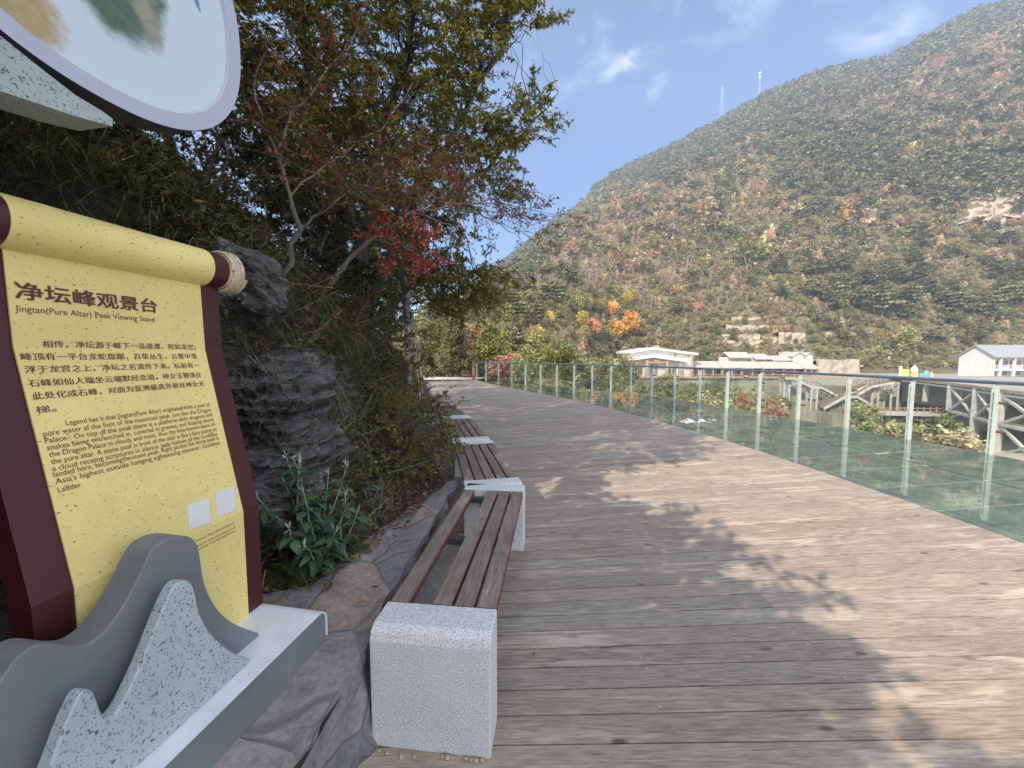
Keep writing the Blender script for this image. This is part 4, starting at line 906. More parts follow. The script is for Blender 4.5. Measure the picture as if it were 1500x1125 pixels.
woody('red_berry_shrub', l3, cl3, dict(nsub=5, nleaf=4, ll=.030, lw=.018, colour=np.array(RED+PINK), var=.25, twr=.0016), 'bare reaching twigs dotted with tiny red leaves at the tip of the overhang', 'shrub', bark='barkpale', barkcol=(.17, .12, .10), spray_len=(.2, .4), conn_r=.003)
# shadowed shrubs that fill the bank and the hill above it
def blob_clumps(c, r, n):
    d = rdir(n); rad = rng.uniform(.35, 1, (n, 1))**.6*(1+.25*fbm(d[:, 0]*2+c[0], d[:, 1]*2+c[1], d[:, 2]*2)[:, None]); return np.array(c)+d*rad*np.array(r)
def bush(name, s, Y, r, n, cols, label, cat='shrub', ll=.06, lw=.03, leafn=9, lift=.55, group=None, **kw):
    g = bankP(s, Y); c = g+np.array([.1, 0, r[2]*lift]); cl = blob_clumps(c, r, n); cl = cl[cl[:, 2] > g[2]-.5*r[2]]
    limbs = [([g+rng.normal(0, .06, 3)*np.array([1, 1, 0]), c+rng.normal(0, .3, 3)*np.array(r), c+np.array([*rng.normal(0, .6, 2)*np.array(r[:2]), r[2]*.75])], [.02*r[2]+.008, .012*r[2]+.005, .004]) for _ in range(4)]
    return woody(name, limbs, cl, dict(nsub=5, nleaf=leafn, ll=ll, lw=lw, colour=np.array(cols), var=.28, **kw), label, cat, spray_len=(.22*max(r)+.08, .4*max(r)+.1), group=group, base=g)
DK = [(.060, .075, .024), (.085, .092, .028), (.05, .062, .02), (.11, .10, .032)]
OL = [(.13, .125, .03), (.17, .15, .038), (.10, .105, .026), (.21, .165, .04)]
bush('dark_shrub', 2.3, 3.3, (.7, .8, .8), 90, DK, 'dark evergreen shrub on the slope behind the round picture')
bush('dark_shrub', 1.75, 4.9, (.6, .7, .75), 110, DK+[(.10, .06, .02)], 'shadowy green shrub below the rust leaved stems')
bush('dark_shrub', 1.55, 5.6, (.45, .6, .65), 120, DK+OL[:2], 'bushy green shrub in front of the grey utility post')
bush('dark_shrub', 2.6, 5.6, (.9, 1.0, 1.3), 140, DK, 'tall dark shrub in the shade under the evergreen tree')
bush('dark_shrub', 1.35, 7.0, (.45, .7, .8), 100, DK+OL[:1], 'round green shrub growing behind the grey utility post')
for i, (s, Y, r, n) in enumerate(((3.6, 1.0, (1.0, 1.2, 1.1), 110), (4.4, 3.6, (1.3, 1.3, 1.6), 150), (4.2, -1.6, (1.2, 1.5, 1.3), 100), (5.2, 6.6, (1.4, 1.6, 2.2), 160), (3.0, -4.0, (1.2, 1.6, 1.1), 80), (6.5, -.6, (1.5, 1.8, 1.8), 110), (7.5, 4.0, (1.8, 1.8, 2.4), 140), (5.0, 9.5, (1.6, 1.6, 2.6), 150), (3.0, 9.6, (1.0, 1.3, 1.6), 120))):
    bush('hillside_bush', s, Y, r, n, DK+OL[:1], ['dark bush high on the slope left of the scroll', 'dark bush above the rust leaved shrub', 'bush on the bank behind the viewer', 'big bush on the hill behind the evergreen trunk', 'bush at the foot of the slope behind the viewer', 'bush on the upper slope behind the sign', 'large bush on top of the hill', 'tall bush on the hill past the grey post', 'bush standing past the grey post near the walkway'][i], ll=.10, lw=.05, leafn=8)
for i, (s, Y, r, n) in enumerate(((1.5, -.9, (.8, .9, .9), 200), (1.75, -2.6, (.8, 1.0, .85), 220), (1.9, -4.4, (.9, 1.1, 1.1), 220), (2.2, 1.0, (.8, .9, 1.1), 190))):
    bush('hillside_bush', s, Y, r, n, DK+OL[:1], ['dense bush on the bank top directly left of the viewer', 'dense bush a step behind the viewer on the bank', 'wide bush farther behind the viewer on the bank', 'dense bush on the slope just left of the round picture'][i], ll=.10, lw=.06, leafn=10)
for s, Y, h, rad, lab in ((1.55, -.6, 2.7, (.75, .9, .95), 'tree leaning over the viewer from the bank'), (2.1, -2.4, 2.0, (.7, 1.0, .9), 'tree on the bank behind the viewer'), (2.5, -4.5, 2.1, (.8, 1.2, 1.2), 'second tree on the bank behind the viewer'), (2.2, 1.9, 4.4, (1.2, 1.0, 1.3), 'tree on the bank above the round picture'), (3.3, 3.3, 4.2, (1.2, 1.2, 1.7), 'leafy hillside tree rising behind the rust leaved shrub'), (2.2, 8.6, 4.6, (1.1, 1.3, 1.8), 'leafy hillside tree beyond the big evergreen'), (2.0, 12.0, 4.8, (1.2, 1.5, 2.0), 'hillside tree farther along the walkway bank'), (2.3, 15.8, 5.2, (1.3, 1.7, 2.2), 'tall hillside tree beside the far walkway'), (2.0, 20, 5.0, (1.3, 1.7, 2.2), 'last hillside tree before the far end of the deck'), (5.5, 6.0, 6.0, (1.7, 1.8, 2.6), 'tall tree on the hill top above the grey post')):
    g = bankP(s, Y); c = g+np.array([.2, 0, h*.66]); cl = blob_clumps(c, rad, 330)
    woody('hillside_tree', [([g, g+np.array([.05, 0, h*.4]), c+np.array([.1, 0, h*.2])], [.09, .07, .015])]+[([g+np.array([.03, 0, h*.25]), c+rng.normal(0, .5, 3)*np.array(rad)], [.05, .012]) for _ in range(3)], cl, dict(nsub=5, nleaf=9, ll=.09, lw=.045, colour=np.array(DK+OL), var=.28), lab, 'tree', spray_len=(.35, .7), base=g)
# yellow green shrub by the benches, tall leafy plant, little plants
yg = [(.19, .20, .04), (.25, .24, .05), (.32, .27, .06), (.14, .155, .04), (.36, .22, .06)]
bush('small_leaved_shrub', .50, 3.55, (.36, .46, .34), 190, yg, 'low yellow green shrub spilling over the bank beside the second bench', ll=.026, lw=.016, leafn=10, lift=.5, twr=.0013)
bush('small_leaved_shrub', .92, 4.75, (.28, .5, .36), 120, yg[:4]+DK, 'olive shrub with yellow leaves on the rock above the third bench', ll=.03, lw=.018, leafn=9, twr=.0013)
bush('small_leaved_shrub', .95, 4.2, (.40, .5, .45), 110, OL+DK, 'dull green shrub between the rock slab and the grey post', ll=.035, lw=.018, leafn=8, twr=.0013)
bush('small_leaved_shrub', .62, 6.2, (.24, .45, .26), 70, yg, 'thin yellow tipped shrub leaning towards the third bench', ll=.035, lw=.02, leafn=7, twr=.0013)
def leafy_plant():
    g = bank_hit(468, 842); r = thing('leafy_plant', g, 'tall leafy green plant with silvery shoot tips beside the sign plinth', 'plant'); st = MB(); lp, ld, ll = [], [], []; tp, td = [], []
    for k in range(30):
        a = rng.uniform(0, 6.28); sp_ = rng.uniform(.03, .25); top = g+np.array([math.cos(a)*sp_*1.15, math.sin(a)*sp_, rng.uniform(.30, .66)*(1.15-sp_*1.3)]); mid = (g+top)/2+rng.normal(0, .02, 3); pts = wiggle([g+rng.normal(0, .02, 3)*np.array([1, 1, 0]), mid, top], .02); st.tube(pts, list(np.linspace(.0055, .0022, len(pts))), 6)
        for t in np.linspace(.15, 1, 9):
            p = np.array(pts[0])*(1-t)+np.array(pts[-1])*t if t < .05 else pts[min(int(t*(len(pts)-1)), len(pts)-2)]+(pts[min(int(t*(len(pts)-1))+1, len(pts)-1)]-pts[min(int(t*(len(pts)-1)), len(pts)-2)])*(t*(len(pts)-1) % 1)
            ph = rng.uniform(0, 6.28)
            for sg in (0, math.pi):
                lp.append(p); ld.append((math.cos(ph+sg), math.sin(ph+sg), rng.uniform(-.55, .35))); ll.append(rng.uniform(.075, .125)*(1.15-.5*t))
        for q in range(5): tp.append(top+np.array([0, 0, -.004*q])); td.append(rng.normal(0, .35, 3)+np.array([0, 0, 1.1]))
    st.build('stem', M['stem'], r, smooth=True); lp, ld, ll = map(np.array, (lp, ld, ll)); m = len(lp)
    V, Fa = leaf_geo6(lp, ld, unit(np.array([0, 0, 1.])+rdir(m)*.3), ll, ll*.50, .45); mesh_np('foliage', V, Fa, M['leafmatte'], r, jit(np.array([(.075, .15, .065), (.10, .18, .08), (.06, .12, .055)]), m, .18, rep=8), smooth=True)
    tp, td = np.array(tp), np.array(td); V, Fa = leaf_geo(tp, td, rdir(len(tp)), rng.uniform(.025, .045, len(tp)), .009); tag(mesh_np('silvery_tips', V, Fa, M['leafmatte'], r, jit((.38, .44, .36), len(tp), .1)), kind='stuff')
M['stem'] = mat('pale_stem', (.26, .33, .22), .7, .2, 30)
leafy_plant()
def low_plant(px, py, n, ll, cols, label, name='small_plant', h=.12, sp_=.10):
    g = bank_hit(px, py); r = thing(name, g, label, 'plant'); st = MB(); lp, ld = [], []
    for k in range(n):
        a = rng.uniform(0, 6.28); top = g+np.array([math.cos(a)*rng.uniform(.2, 1)*sp_, math.sin(a)*rng.uniform(.2, 1)*sp_, rng.uniform(.4, 1)*h]); pts = wiggle([g, top], .08, 3); st.tube(pts, .0014, 5)
        for p in pts[1:]:
            for q in range(2): lp.append(p); ld.append(rng.normal(0, 1, 3)*np.array([1, 1, .4]))
    st.build('stem', M['stem'], r); lp, ld = np.array(lp), np.array(ld); m = len(lp); s = rng.uniform(.7, 1.2, m)*ll
    V, Fa = leaf_geo6(lp, ld, unit(np.array([0, 0, 1.])+rdir(m)*.4), s, s*.5, .2); mesh_np('foliage', V, Fa, M['leafmatte'], r, jit(np.array(cols), m, .2, rep=8))
low_plant(553, 762, 9, .045, [(.05, .10, .075), (.06, .12, .08)], 'blue green seedling next to the tall leafy plant', h=.26, sp_=.10)
low_plant(603, 772, 8, .035, [(.16, .22, .14), (.2, .25, .16)], 'pale grey green weed in the leaf litter by the kerb', h=.09)
low_plant(515, 822, 8, .035, [(.05, .10, .04), (.06, .12, .05)], 'small broad leaved weed at the kerb under the tall plant', h=.06, sp_=.08)
low_plant(384, 782, 8, .045, [(.04, .09, .045), (.05, .1, .05)], 'dark green weed beside the maroon edge of the sign', h=.12, sp_=.1)
low_plant(524, 838, 6, .05, [(.30, .035, .05), (.22, .03, .04)], 'crimson leaved weed at the stone kerb', 'red_weed', h=.05, sp_=.06)
# red and bright leaves growing on the shaded bank
for px, py, cols, lab in ((468, 505, [(.35, .05, .05), (.25, .05, .04)], 'red leaved seedling under the grass tuft on the rock'), (352, 250, [(.24, .22, .05), (.16, .17, .04)], 'pale yellow leaved sprig on the slope under the picture'), (560, 452, [(.09, .14, .03), (.2, .15, .03)], 'round leaved green sprig hanging by the grey post')):
    low_plant(px, py, 10, .05, cols, lab, 'leaf_sprig', h=.28, sp_=.18)
for px, py, n, lab in ((430, 520, 16, 'creeper hanging over the top of the layered rock face'), (492, 590, 14, 'olive creeper on the rock slab above the leafy plant'), (395, 575, 10, 'thin creeper crossing the rock face beside the sign board'), (340, 372, 12, 'sprig of small leaves growing on top of the boulder'), (520, 640, 14, 'small leaved sprig in the gap between rock and yellow green shrub'), (470, 655, 10, 'short weed rooted in the lower rock ledge')):
    low_plant(px, py, n, .034, [(.12, .13, .04), (.09, .11, .035), (.17, .14, .05), (.2, .11, .05)], lab, 'creeper', h=.22, sp_=.24)
def fern(px, py, n, L, label, tone=1., base=None):
    g = bank_hit(px, py) if base is None else np.array(base); r = thing('fern', g, label, 'fern')
    for k in range(n):
        a = rng.uniform(0, 6.28); out = np.array([math.cos(a), math.sin(a), 0]); l = L*rng.uniform(.7, 1.15); lift = rng.uniform(.5, 1.0)
        t = np.linspace(0, 1, 26)[:, None]; ax = g+out*l*t*.95+np.array([0, 0, 1.])*l*(lift*t-(.55+.5*lift)*t**2); tan = unit(np.gradient(ax, axis=0)); side = unit(np.cross(tan, [0, 0, 1.]))
        lp = np.concatenate([ax[3:], ax[3:]]); ld = np.concatenate([side[3:]+tan[3:]*.45, -side[3:]+tan[3:]*.45]); w = l*.17*np.sin(np.clip(t[3:, 0]*1.02, 0, 1)*math.pi*.93+.15); w = np.r_[w, w]+.004
        V1, F1 = leaf_geo(lp, ld-np.array([0, 0, .15]), np.tile([0, 0, 1.], (len(lp), 1)), w, l*.030+0*w, .1); V2, F2 = sticks(ax[:-1], ax[1:], .0016, .0014)
        v, f, c = merge([(V1, F1, jit(np.array([(.05, .10, .03), (.075, .13, .035), (.13, .14, .04)])*tone, len(lp), .15)), (V2, F2, np.array((.10, .11, .04)))]); mesh_np('frond', v, f, M['leafmatte'], r, c)
fern(392, 835, 11, .30, 'green fern growing against the maroon sign edge')
fern(430, 850, 8, .24, 'yellowish fern arching over the soil behind the plinth', 1.2)
fern(505, 812, 8, .20, 'small fern under the tall leafy plant near the kerb', 1.1)
# grass, ground cover and litter: nobody could count these
def blades(base, d, L, w, droop):
    n = len(base); L = L.reshape(-1, 1); s = unit(np.cross(d, [0, 0, 1.])); V = []
    for t, k in ((0, 1), (.4, .85), (.75, .5)):
        c = base+d*L*t*.8+np.array([0, 0, 1.])*L*(t-droop.reshape(-1, 1)*t*t); V += [c-s*w*k/2, c+s*w*k/2]
    V.append(base+d*L*.8+np.array([0, 0, 1.])*L*(1-droop.reshape(-1, 1))); V = np.stack(V, 1).reshape(-1, 3); i = np.arange(n)*7
    fs = [(0, 1, 3), (0, 3, 2), (2, 3, 5), (2, 5, 4), (4, 5, 6)]; return V, np.concatenate([np.stack([i+a, i+b, i+c], 1) for a, b, c in fs])
def grass_tuft(px, py, n, L, label, cols, spread=.10, droop=(.8, 1.5), lean=(.25, 0, 0)):
    g = bank_hit(px, py); r = tag(None or mesh_np('grass_tuft', *(lambda V, F_: (V, F_))(*blades(g+rng.normal(0, spread, (n, 3))*np.array([1, 1, .25]), unit(rng.normal(0, 1, (n, 3))*np.array([1, 1, 0])+np.array(lean)), rng.uniform(.5, 1.1, n)*L, .006, rng.uniform(*droop, n))), M['grass'], None, jit(np.array(cols), n, .25, rep=7)), label, 'grass')
DRY = [(.30, .24, .13), (.22, .17, .09), (.14, .14, .05)]; GR = [(.10, .13, .03), (.13, .16, .04), (.17, .17, .05)]
grass_tuft(478, 505, 420, .50, 'dry arching grass tuft hanging over the rock slab', DRY+GR, .12)
grass_tuft(520, 490, 260, .45, 'green arching grass tuft right of the dry tuft', GR, .10)
grass_tuft(452, 570, 260, .35, 'hanging strawy grass between the two rock faces', DRY, .08, (1.3, 2.0))
grass_tuft(235, 262, 330, .50, 'long green grass tuft under the round picture', GR, .16)
grass_tuft(345, 330, 260, .40, 'upright green grass above the boulder', GR, .12, (.4, .9))
grass_tuft(300, 300, 200, .40, 'brown grass tuft on the slope above the scroll roller', DRY, .14)
grass_tuft(130, 260, 260, .45, 'dark grass tuft on the slope behind the scroll', GR, .18)
grass_tuft(560, 500, 240, .35, 'thin grass tuft below the grey post', GR+DRY, .14)
def cover():
    n = 150000; Y = rng.uniform(.4, 11, n)**1.0; s = rng.gamma(2.0, 1.0, n)+.25; k = (s < 7) & (fbm(Y*1.1, s*1.1, 5.) > -.26); rockn = (s > .5) & (s < 1.25) & (Y < 3.2) & (Y > 1.9); k &= ~(rockn & (rng.random(n) < .4)); k &= ~((Y < 1.75) & (s < 1.3)); Y, s = Y[k], s[k]
    p = bankP(s, Y); p[:, 2] += rng.random(len(p))**2*.28; m = len(p); sz = rng.uniform(.025, .075, m)
    V, Fa = leaf_geo(p, rdir(m)*np.array([1, 1, .5]), unit(np.array([.4, 0, 1.])+rdir(m)*.6), sz, sz*.5); o = mesh_np('ground_cover', V, Fa, M['leafmatte'], None, jit(np.array(DK+OL[:2]+[(.10, .05, .025), (.05, .07, .03)]), m, .3)); tag(o, kind='stuff')
    n = 30000; Y = rng.uniform(1.6, 9, n); s = rng.gamma(2, .8, n)+.3; k = s < 5; p = bankP(s[k], Y[k]); m = len(p); V, Fa = blades(p, unit(rng.normal(0, 1, (m, 3))*np.array([1, 1, 0])+np.array([.5, 0, 0])), rng.uniform(.12, .38, m), .005, rng.uniform(.6, 1.6, m)); o = mesh_np('grass', V, Fa, M['grass'], None, jit(np.array(GR+DRY), m, .3, rep=7)); tag(o, kind='stuff')
    n = 5200; Y = rng.uniform(1.55, 4.2, n); s = rng.uniform(.0, 1.0, n)**1.2; s = np.where(Y < 3.4, np.maximum(s, .16), s); p = bankP(s, Y); p[:, 2] += .012+.01*rng.random(n); kx = np.interp(Y, [1.5, 1.75, 2.2, 2.7, 3.2, 3.7], [-1.6, -.95, -.86, -.74, -.60, -.54]); keep = (p[:, 0] < kx+.05+.12*rng.random(n)**3) ; p = p[keep]; p[:, 2] = np.maximum(p[:, 2], np.where(p[:, 0] > kx[keep], .425, 0)); m = len(p); sz = rng.uniform(.012, .04, m)
    V, Fa = leaf_geo(p, rdir(m)*np.array([1, 1, .25]), unit(np.array([0, 0, 1.])+rdir(m)*.4), sz, sz*.5); o = mesh_np('leaf_litter', V, Fa, M['litter'], None, jit(np.array([(.10, .055, .035), (.16, .10, .06), (.06, .045, .035), (.24, .17, .10), (.20, .04, .04)]), m, .3)); tag(o, kind='stuff')
    # dead twigs tangled over the rocks
    n = 1500; Y = rng.uniform(1.9, 8, n); s = rng.uniform(.35, 2.2, n); a = bankP(s, Y); a[:, 2] += rng.random(n)*.15; b = a+rng.normal(0, .13, (n, 3))+np.array([.06, 0, .03]); V, Fa = sticks(a, b, .0025, .001); o = mesh_np('dead_twigs', V, Fa, M['twig'], None, jit(np.array([(.20, .16, .13), (.12, .06, .04), (.27, .24, .2)]), n, .2, rep=6)); tag(o, kind='stuff')
cover()
def post():
    p = P(604, 585, 7.4); p[2] = bank_z(bank_sy(p), p[1])-.05; r = thing('utility_post', p, 'slender grey utility post with a yellow striped guy pole and conduit on the bank', 'post')
    q = lambda x, y, Y=7.4: P(x, y, Y)
    m = MB(); m.tube([np.array([p[0]-.10, p[1], p[2]]), q(600, 500), q(594, 430), q(588, 350)], [.085, .08, .075, .07], 14); m.build('concrete_pole', M['concpole'], r, smooth=True)
    m = MB(); m.tube([q(615, 590), q(606, 490)], .028, 12); m.build('yellow_guard', M['guard'], r, smooth=True)
    m = MB(); m.tube([q(608, 580), q(601, 490)], .022, 10); m.build('rusty_pipe', M['redfence'], r, smooth=True)
    m = MB(); m.tube([q(618.5, 575), q(611, 480), q(600, 455), q(598, 380)], .015, 8); m.tube([q(622, 612), q(619, 580)], .035, 10); m.build('conduit', M['postpaint'], r, smooth=True)
M['concpole'] = mat('grey_concrete_pole', (.34, .36, .37), .85, .12, 6); M['guard'] = mat('faded_yellow_guard', (.55, .44, .24), .7, .2, 14)
post()
# loose things on the deck
M['pebble'] = mat('tan_pebble', (.42, .30, .20), .6, .4, 60)
def leaf_on_deck(px, py, ll, col, label, z=.004):
    g = G(px, py, z); a = rng.uniform(0, 6.28); V, Fa = leaf_geo6(np.array([g]), np.array([[math.cos(a), math.sin(a), .05]]), np.array([[0, 0, 1.]]), [ll], [ll*.45], -.15); o = mesh_np('fallen_leaf', V+np.array([0, 0, .004]), Fa, M['leafmatte'], None, jit(col, 1, 0, 0, 8)); tag(o, label, 'leaf')
leaf_on_deck(782, 955, .032, (.10, .22, .04), 'single green leaf lying on the deck right of the nearest bench')
leaf_on_deck(536, 879, .05, (.24, .13, .06), 'brown curled leaf lying on the stone kerb', .415)
leaf_on_deck(556, 860, .04, (.16, .06, .035), 'reddish dead leaf on the stone kerb near the bench', .415)
for i, (px, py) in enumerate(((556, 1099), (567, 1102), (587, 1108), (607, 1108), (648, 1108), (655, 1109), (682, 1111), (690, 1112), (697, 1113), (706, 1113))):
    g = G(px, py, .006); m = bmesh.new(); bmesh.ops.create_icosphere(m, subdivisions=2, radius=rng.uniform(.007, .011))
    for q in m.verts: q.co = q.co*(1+.2*float(vn(q.co.x*120+i*9, q.co.y*120, q.co.z*120))); q.co.z *= .7
    me = bpy.data.meshes.new('pebble'); m.to_mesh(me); m.free(); me.materials.append(M['pebble']); o = link(bpy.data.objects.new('pebble', me)); o.location = g; tag(o, 'small tan pebble at the foot of the nearest granite block', 'pebble', 'pebbles at the foot of the granite block')
# ------------------------------------------------------------------ valley and mountain
RIDGE_P = [400, 560, 640, 700, 760, 820, 845, 870, 900, 950, 1000, 1057, 1110, 1160, 1200, 1230, 1260, 1300, 1330, 1370, 1395, 1420, 1500, 1600, 1950, 2400]
RIDGE_Z = [490, 478, 455, 412, 366, 316, 296, 272, 250, 226, 199, 166, 134, 112, 100, 92, 88, 66, 48, 24, 13, 5, -34, -50, -20, 60]
def T_par(u):
    px = 750+F*u
    Yb = np.interp(px, [300, 500, 640, 700, 800, 850, 905, 1200, 1500, 1900, 2500], [70, 60, 52, 52, 70, 92, 124, 124, 118, 110, 100])
    zb = np.interp(px, [300, 500, 640, 700, 850, 905, 1500], [6, 5, 2, -1, -3.5, -4, -4])
    Yr = np.interp(px, [300, 600, 820, 1057, 1300, 1500, 1900, 2500], [620, 590, 540, 470, 430, 410, 380, 340])
    ry = np.interp(px, RIDGE_P, RIDGE_Z)+5; v = (562.5-ry)/F; el = (-sp+v*cp)/(cp+v*sp)
    return Yb, zb, Yr, EYE+el*Yr
def terrain(x, Y):
    x = np.asarray(x, float); Y = np.asarray(Y, float); u = np.clip(x/np.maximum(Y, 3), -1.2, 3.2); Yb, zb, Yr, zr = T_par(u); px = 750+F*u
    t = np.clip((Y-Yb)/(Yr-Yb), 0, 1); up = zb+(zr-zb)*t**.96
    gul = (7*fbm(x*.014, Y*.006, 2.2)+3.0*fbm(x*.045, Y*.03, 7.))*np.sin(np.pi*np.clip(t, 0, 1))**.8
    up = up+gul*np.clip((Y-Yb)/25, 0, 1)
    over = np.clip(Y-Yr, 0, 900); up = up-over*.35
    vr = np.interp(Y, [0, 4, 9, 14, 25, 45, 62, 78, 88, 95, 124], [-5, -5, -6.5, -9, -15, -19, -20, -18.5, -15, -13.5, -13])
    v2 = np.interp(Y, [0, 4, 9, 14, 25, 45, 62, 78, 88, 95, 124], [-5, -5, -6.5, -9, -12, -14, -12, -10, -8.8, -8.4, -9]); vr = vr+(v2-vr)*sstep(1165, 1120, px)
    vl = np.interp(Y, [0, 4, 9, 20, 40, 60, 124], [-5, -5, -5.5, -6.5, -6, -4.5, -3])
    k = sstep(790, 905, px); val = vr*k+vl*(1-k); val = val+np.clip((Y-5)/20, 0, 1)*1.2*fbm(x*.09, Y*.09, 4.)
    lf = sstep(-4, -25, x)*sstep(70, 20, Y); val = val+lf*6
    w = np.clip((Y-(Yb-16))/16, 0, 1)*(1-k)+np.where(Y > Yb, 1, 0)*k
    return np.where(Y >= Yb, up, val*(1-w)+zb*w)
def terrain_hit(px, py, Y0=30.):
    d = RAY(px, py); d = d/d[1]; Ys = np.arange(Y0, 640, .5); q = np.array([0, 0, EYE])+d*Ys[:, None]; z = terrain(q[:, 0], q[:, 1]); k = np.argmax(z >= q[:, 2]); return q[k] if (z >= q[:, 2]).any() else q[-1]
def build_terrain():
    us = np.linspace(-1.15, 3.1, 330); Ys = np.r_[np.linspace(3, 40, 26), np.linspace(42, 124, 48), np.linspace(126, 640, 200), [655, 675]]
    U, Y = np.meshgrid(us, Ys); x = U*Y; z = terrain(x, Y); g = grid_mesh('mountain', np.stack([x, Y, z], -1), M['hill']); structure(g)
    v = MB(); gx, gy = np.meshgrid(np.linspace(-500, 1300, 40), np.linspace(-480, 3, 14)); zz = np.where(gy > -1, -5.2, -5.5)+0*gx
    b = grid_mesh('ground', np.stack([gx, gy, zz], -1), M['hill']); structure(b)
M['hill'] = mat('hill_scrub', (.15, .125, .07), .95, .35, .09, 1.0, .8, col2=(.19, .17, .095), detail=12, spec=.1)
build_terrain()
# ------------------------------------------------------------------ tree prototypes: leaf clumps on a trunk, about 1 unit tall
def clump_crown(n, shape, leafs, size, cols, seed, var=.22):
    r = np.random.default_rng(seed); c = []
    while len(c) < n:
        p = r.uniform(-1, 1, 3)
        if shape == 'round' and np.linalg.norm(p) < 1: c.append([p[0]*.36, p[1]*.36, .62+.36*p[2]])
        elif shape == 'tall' and np.linalg.norm(p) < 1: c.append([p[0]*.24, p[1]*.24, .58+.42*p[2]])
        elif shape == 'cone':
            h = (p[2]+1)/2; w = .30*(1-h)+.04
            if p[0]**2+p[1]**2 < 1: c.append([p[0]*w, p[1]*w, .16+.84*h])
        elif shape == 'pine':
            h = (p[2]+1)/2
            if p[0]**2+p[1]**2 < 1: w = .42*(1-.45*h); c.append([p[0]*w, p[1]*w, .45+.13*round(h*4)])
        elif shape == 'low' and np.linalg.norm(p) < 1 and p[2] > -.4: c.append([p[0]*.6, p[1]*.6, .40+.55*p[2]])
    c = np.array(c); m = n*leafs; k = np.repeat(np.arange(n), leafs); off = r.normal(0, 1, (m, 3))*np.array([.065, .065, .018 if shape == 'pine' else .06])*(n/40)**-.33
    pos = c[k]+off; tone = (1+var*r.normal(0, 1, (n, 1))).clip(.55, 1.7); base = np.array(cols)[r.integers(0, len(cols), n)]*tone
    d = r.normal(0, 1, (m, 3))*np.array([1, 1, .45 if shape == 'pine' else .7]); V, Fa = leaf_geo(pos-unit(d)*size*.5, d, unit(r.normal(0, 1, (m, 3))*.8+np.array([0, 0, 1.])), size*r.uniform(.7, 1.3, m), size*.75*r.uniform(.7, 1.2, m), .2)
    return V, Fa, np.repeat((base[k]*(1+.12*r.normal(0, 1, (m, 1)))).clip(.01, 1), 4, 0)
def trunk_geo(n, seed, lean=.04, h=.75, r0=.022, col=(.20, .17, .14)):
    r = np.random.default_rng(seed); A, B, R1, R2 = [], [], [], []; top = np.array([r.normal(0, lean), r.normal(0, lean), h]); z0 = np.array([0, 0, -.06])
    for t in range(4): A.append(z0+(top-z0)*t/4); B.append(z0+(top-z0)*(t+1)/4); R1.append(r0*(1-t*.22)); R2.append(r0*(1-(t+1)*.22))
    for q in range(n):
        t = r.uniform(.3, .95); a = z0+(top-z0)*t; b = a+np.array([*r.normal(0, .16, 2), r.uniform(.08, .26)]); A.append(a); B.append(b); R1.append(r0*.4); R2.append(r0*.12)
    V, Fa = sticks(np.array(A), np.array(B), np.array(R1), np.array(R2)); return V, Fa, np.tile(col, (len(V), 1))
PG = [(.125, .125, .058), (.150, .148, .066), (.105, .108, .052)]; BG = [(.155, .16, .066), (.13, .14, .06), (.19, .185, .075)]; YG = [(.20, .195, .065), (.23, .21, .07), (.165, .17, .06)]
RU = [(.27, .18, .095), (.315, .21, .115), (.235, .16, .085)]; SC_ = [(.245, .205, .125), (.29, .235, .15), (.19, .175, .10)]; OR = [(.46, .25, .07), (.40, .21, .06), (.50, .31, .09)]; RE = [(.21, .11, .08), (.24, .12, .085)]; YE = [(.46, .37, .08), (.42, .34, .09)]; OG = [(.21, .20, .09), (.245, .215, .10)]; RO = [(.42, .19, .10), (.40, .21, .10)]; PL = [(.42, .31, .22), (.38, .27, .185)]
KINDS = {'pine': ('pine', PG, 'dark green pine', 8), 'evergreen': ('cone', PG+BG[:1], 'dark evergreen', 6), 'green': ('round', BG, 'round green tree', 5), 'lime': ('tall', YG, 'yellow green tree', 6), 'rust': ('round', RU, 'rust brown autumn tree', 5), 'scrub': ('low', SC_, 'brown scrub bush', 2.6), 'olive': ('low', OG+BG[:1], 'olive green bush', 2.8), 'orange': ('round', OR, 'bright orange tree', 5.5), 'red': ('low', RE, 'dark red bush', 2.6), 'yellow': ('tall', YE, 'bright yellow tree', 5.5), 'bare': (None, None, 'bare grey tree', 6.5), 'redorange': ('round', RO, 'red orange tree', 5), 'pale': ('cone', PL, 'pale dry brown tree', 5)}
def proto(kind, lod, seed):
    shape, cols, _, _ = KINDS[kind]
    if kind == 'bare':
        r = np.random.default_rng(seed); A, B, R1, R2 = [], [], [], []; nb = 60 if lod > 0 else 14
        for q in range(3 if lod > 0 else 2):
            p0 = np.array([r.normal(0, .05), r.normal(0, .05), -.05]); p1 = p0+np.array([r.normal(0, .08), r.normal(0, .08), r.uniform(.8, 1.05)]); A.append(p0); B.append(p1); R1.append(.014); R2.append(.004)
            for w in range(nb): t = r.uniform(.3, .98); a = p0+(p1-p0)*t; b = a+np.array([*r.normal(0, .085, 2), r.uniform(.06, .24)]); A.append(a); B.append(b); R1.append(.005); R2.append(.0018)
        V, Fa = sticks(np.array(A), np.array(B), np.array(R1)*(1 if lod > 0 else 1.6), np.array(R2)*(1 if lod > 0 else 2)); return [(V, Fa, np.tile((.25, .20, .165), (len(V), 1))*(1+.15*r.normal(0, 1, (len(V), 1))))]
    n, lf, sz = {2: (110, 26, .050), 1: (60, 12, .085), 0: (19, 4, .175), -1: (12, 3, .24)}[lod]
    if shape == 'low': sz *= 1.35
    if shape == 'pine': sz *= 1.2
    return [clump_crown(n, shape, lf, sz, cols, seed), trunk_geo({2: 14, 1: 8, 0: 0, -1: 0}[lod], seed+5, h=.62 if shape != 'low' else .35, r0=.022)]
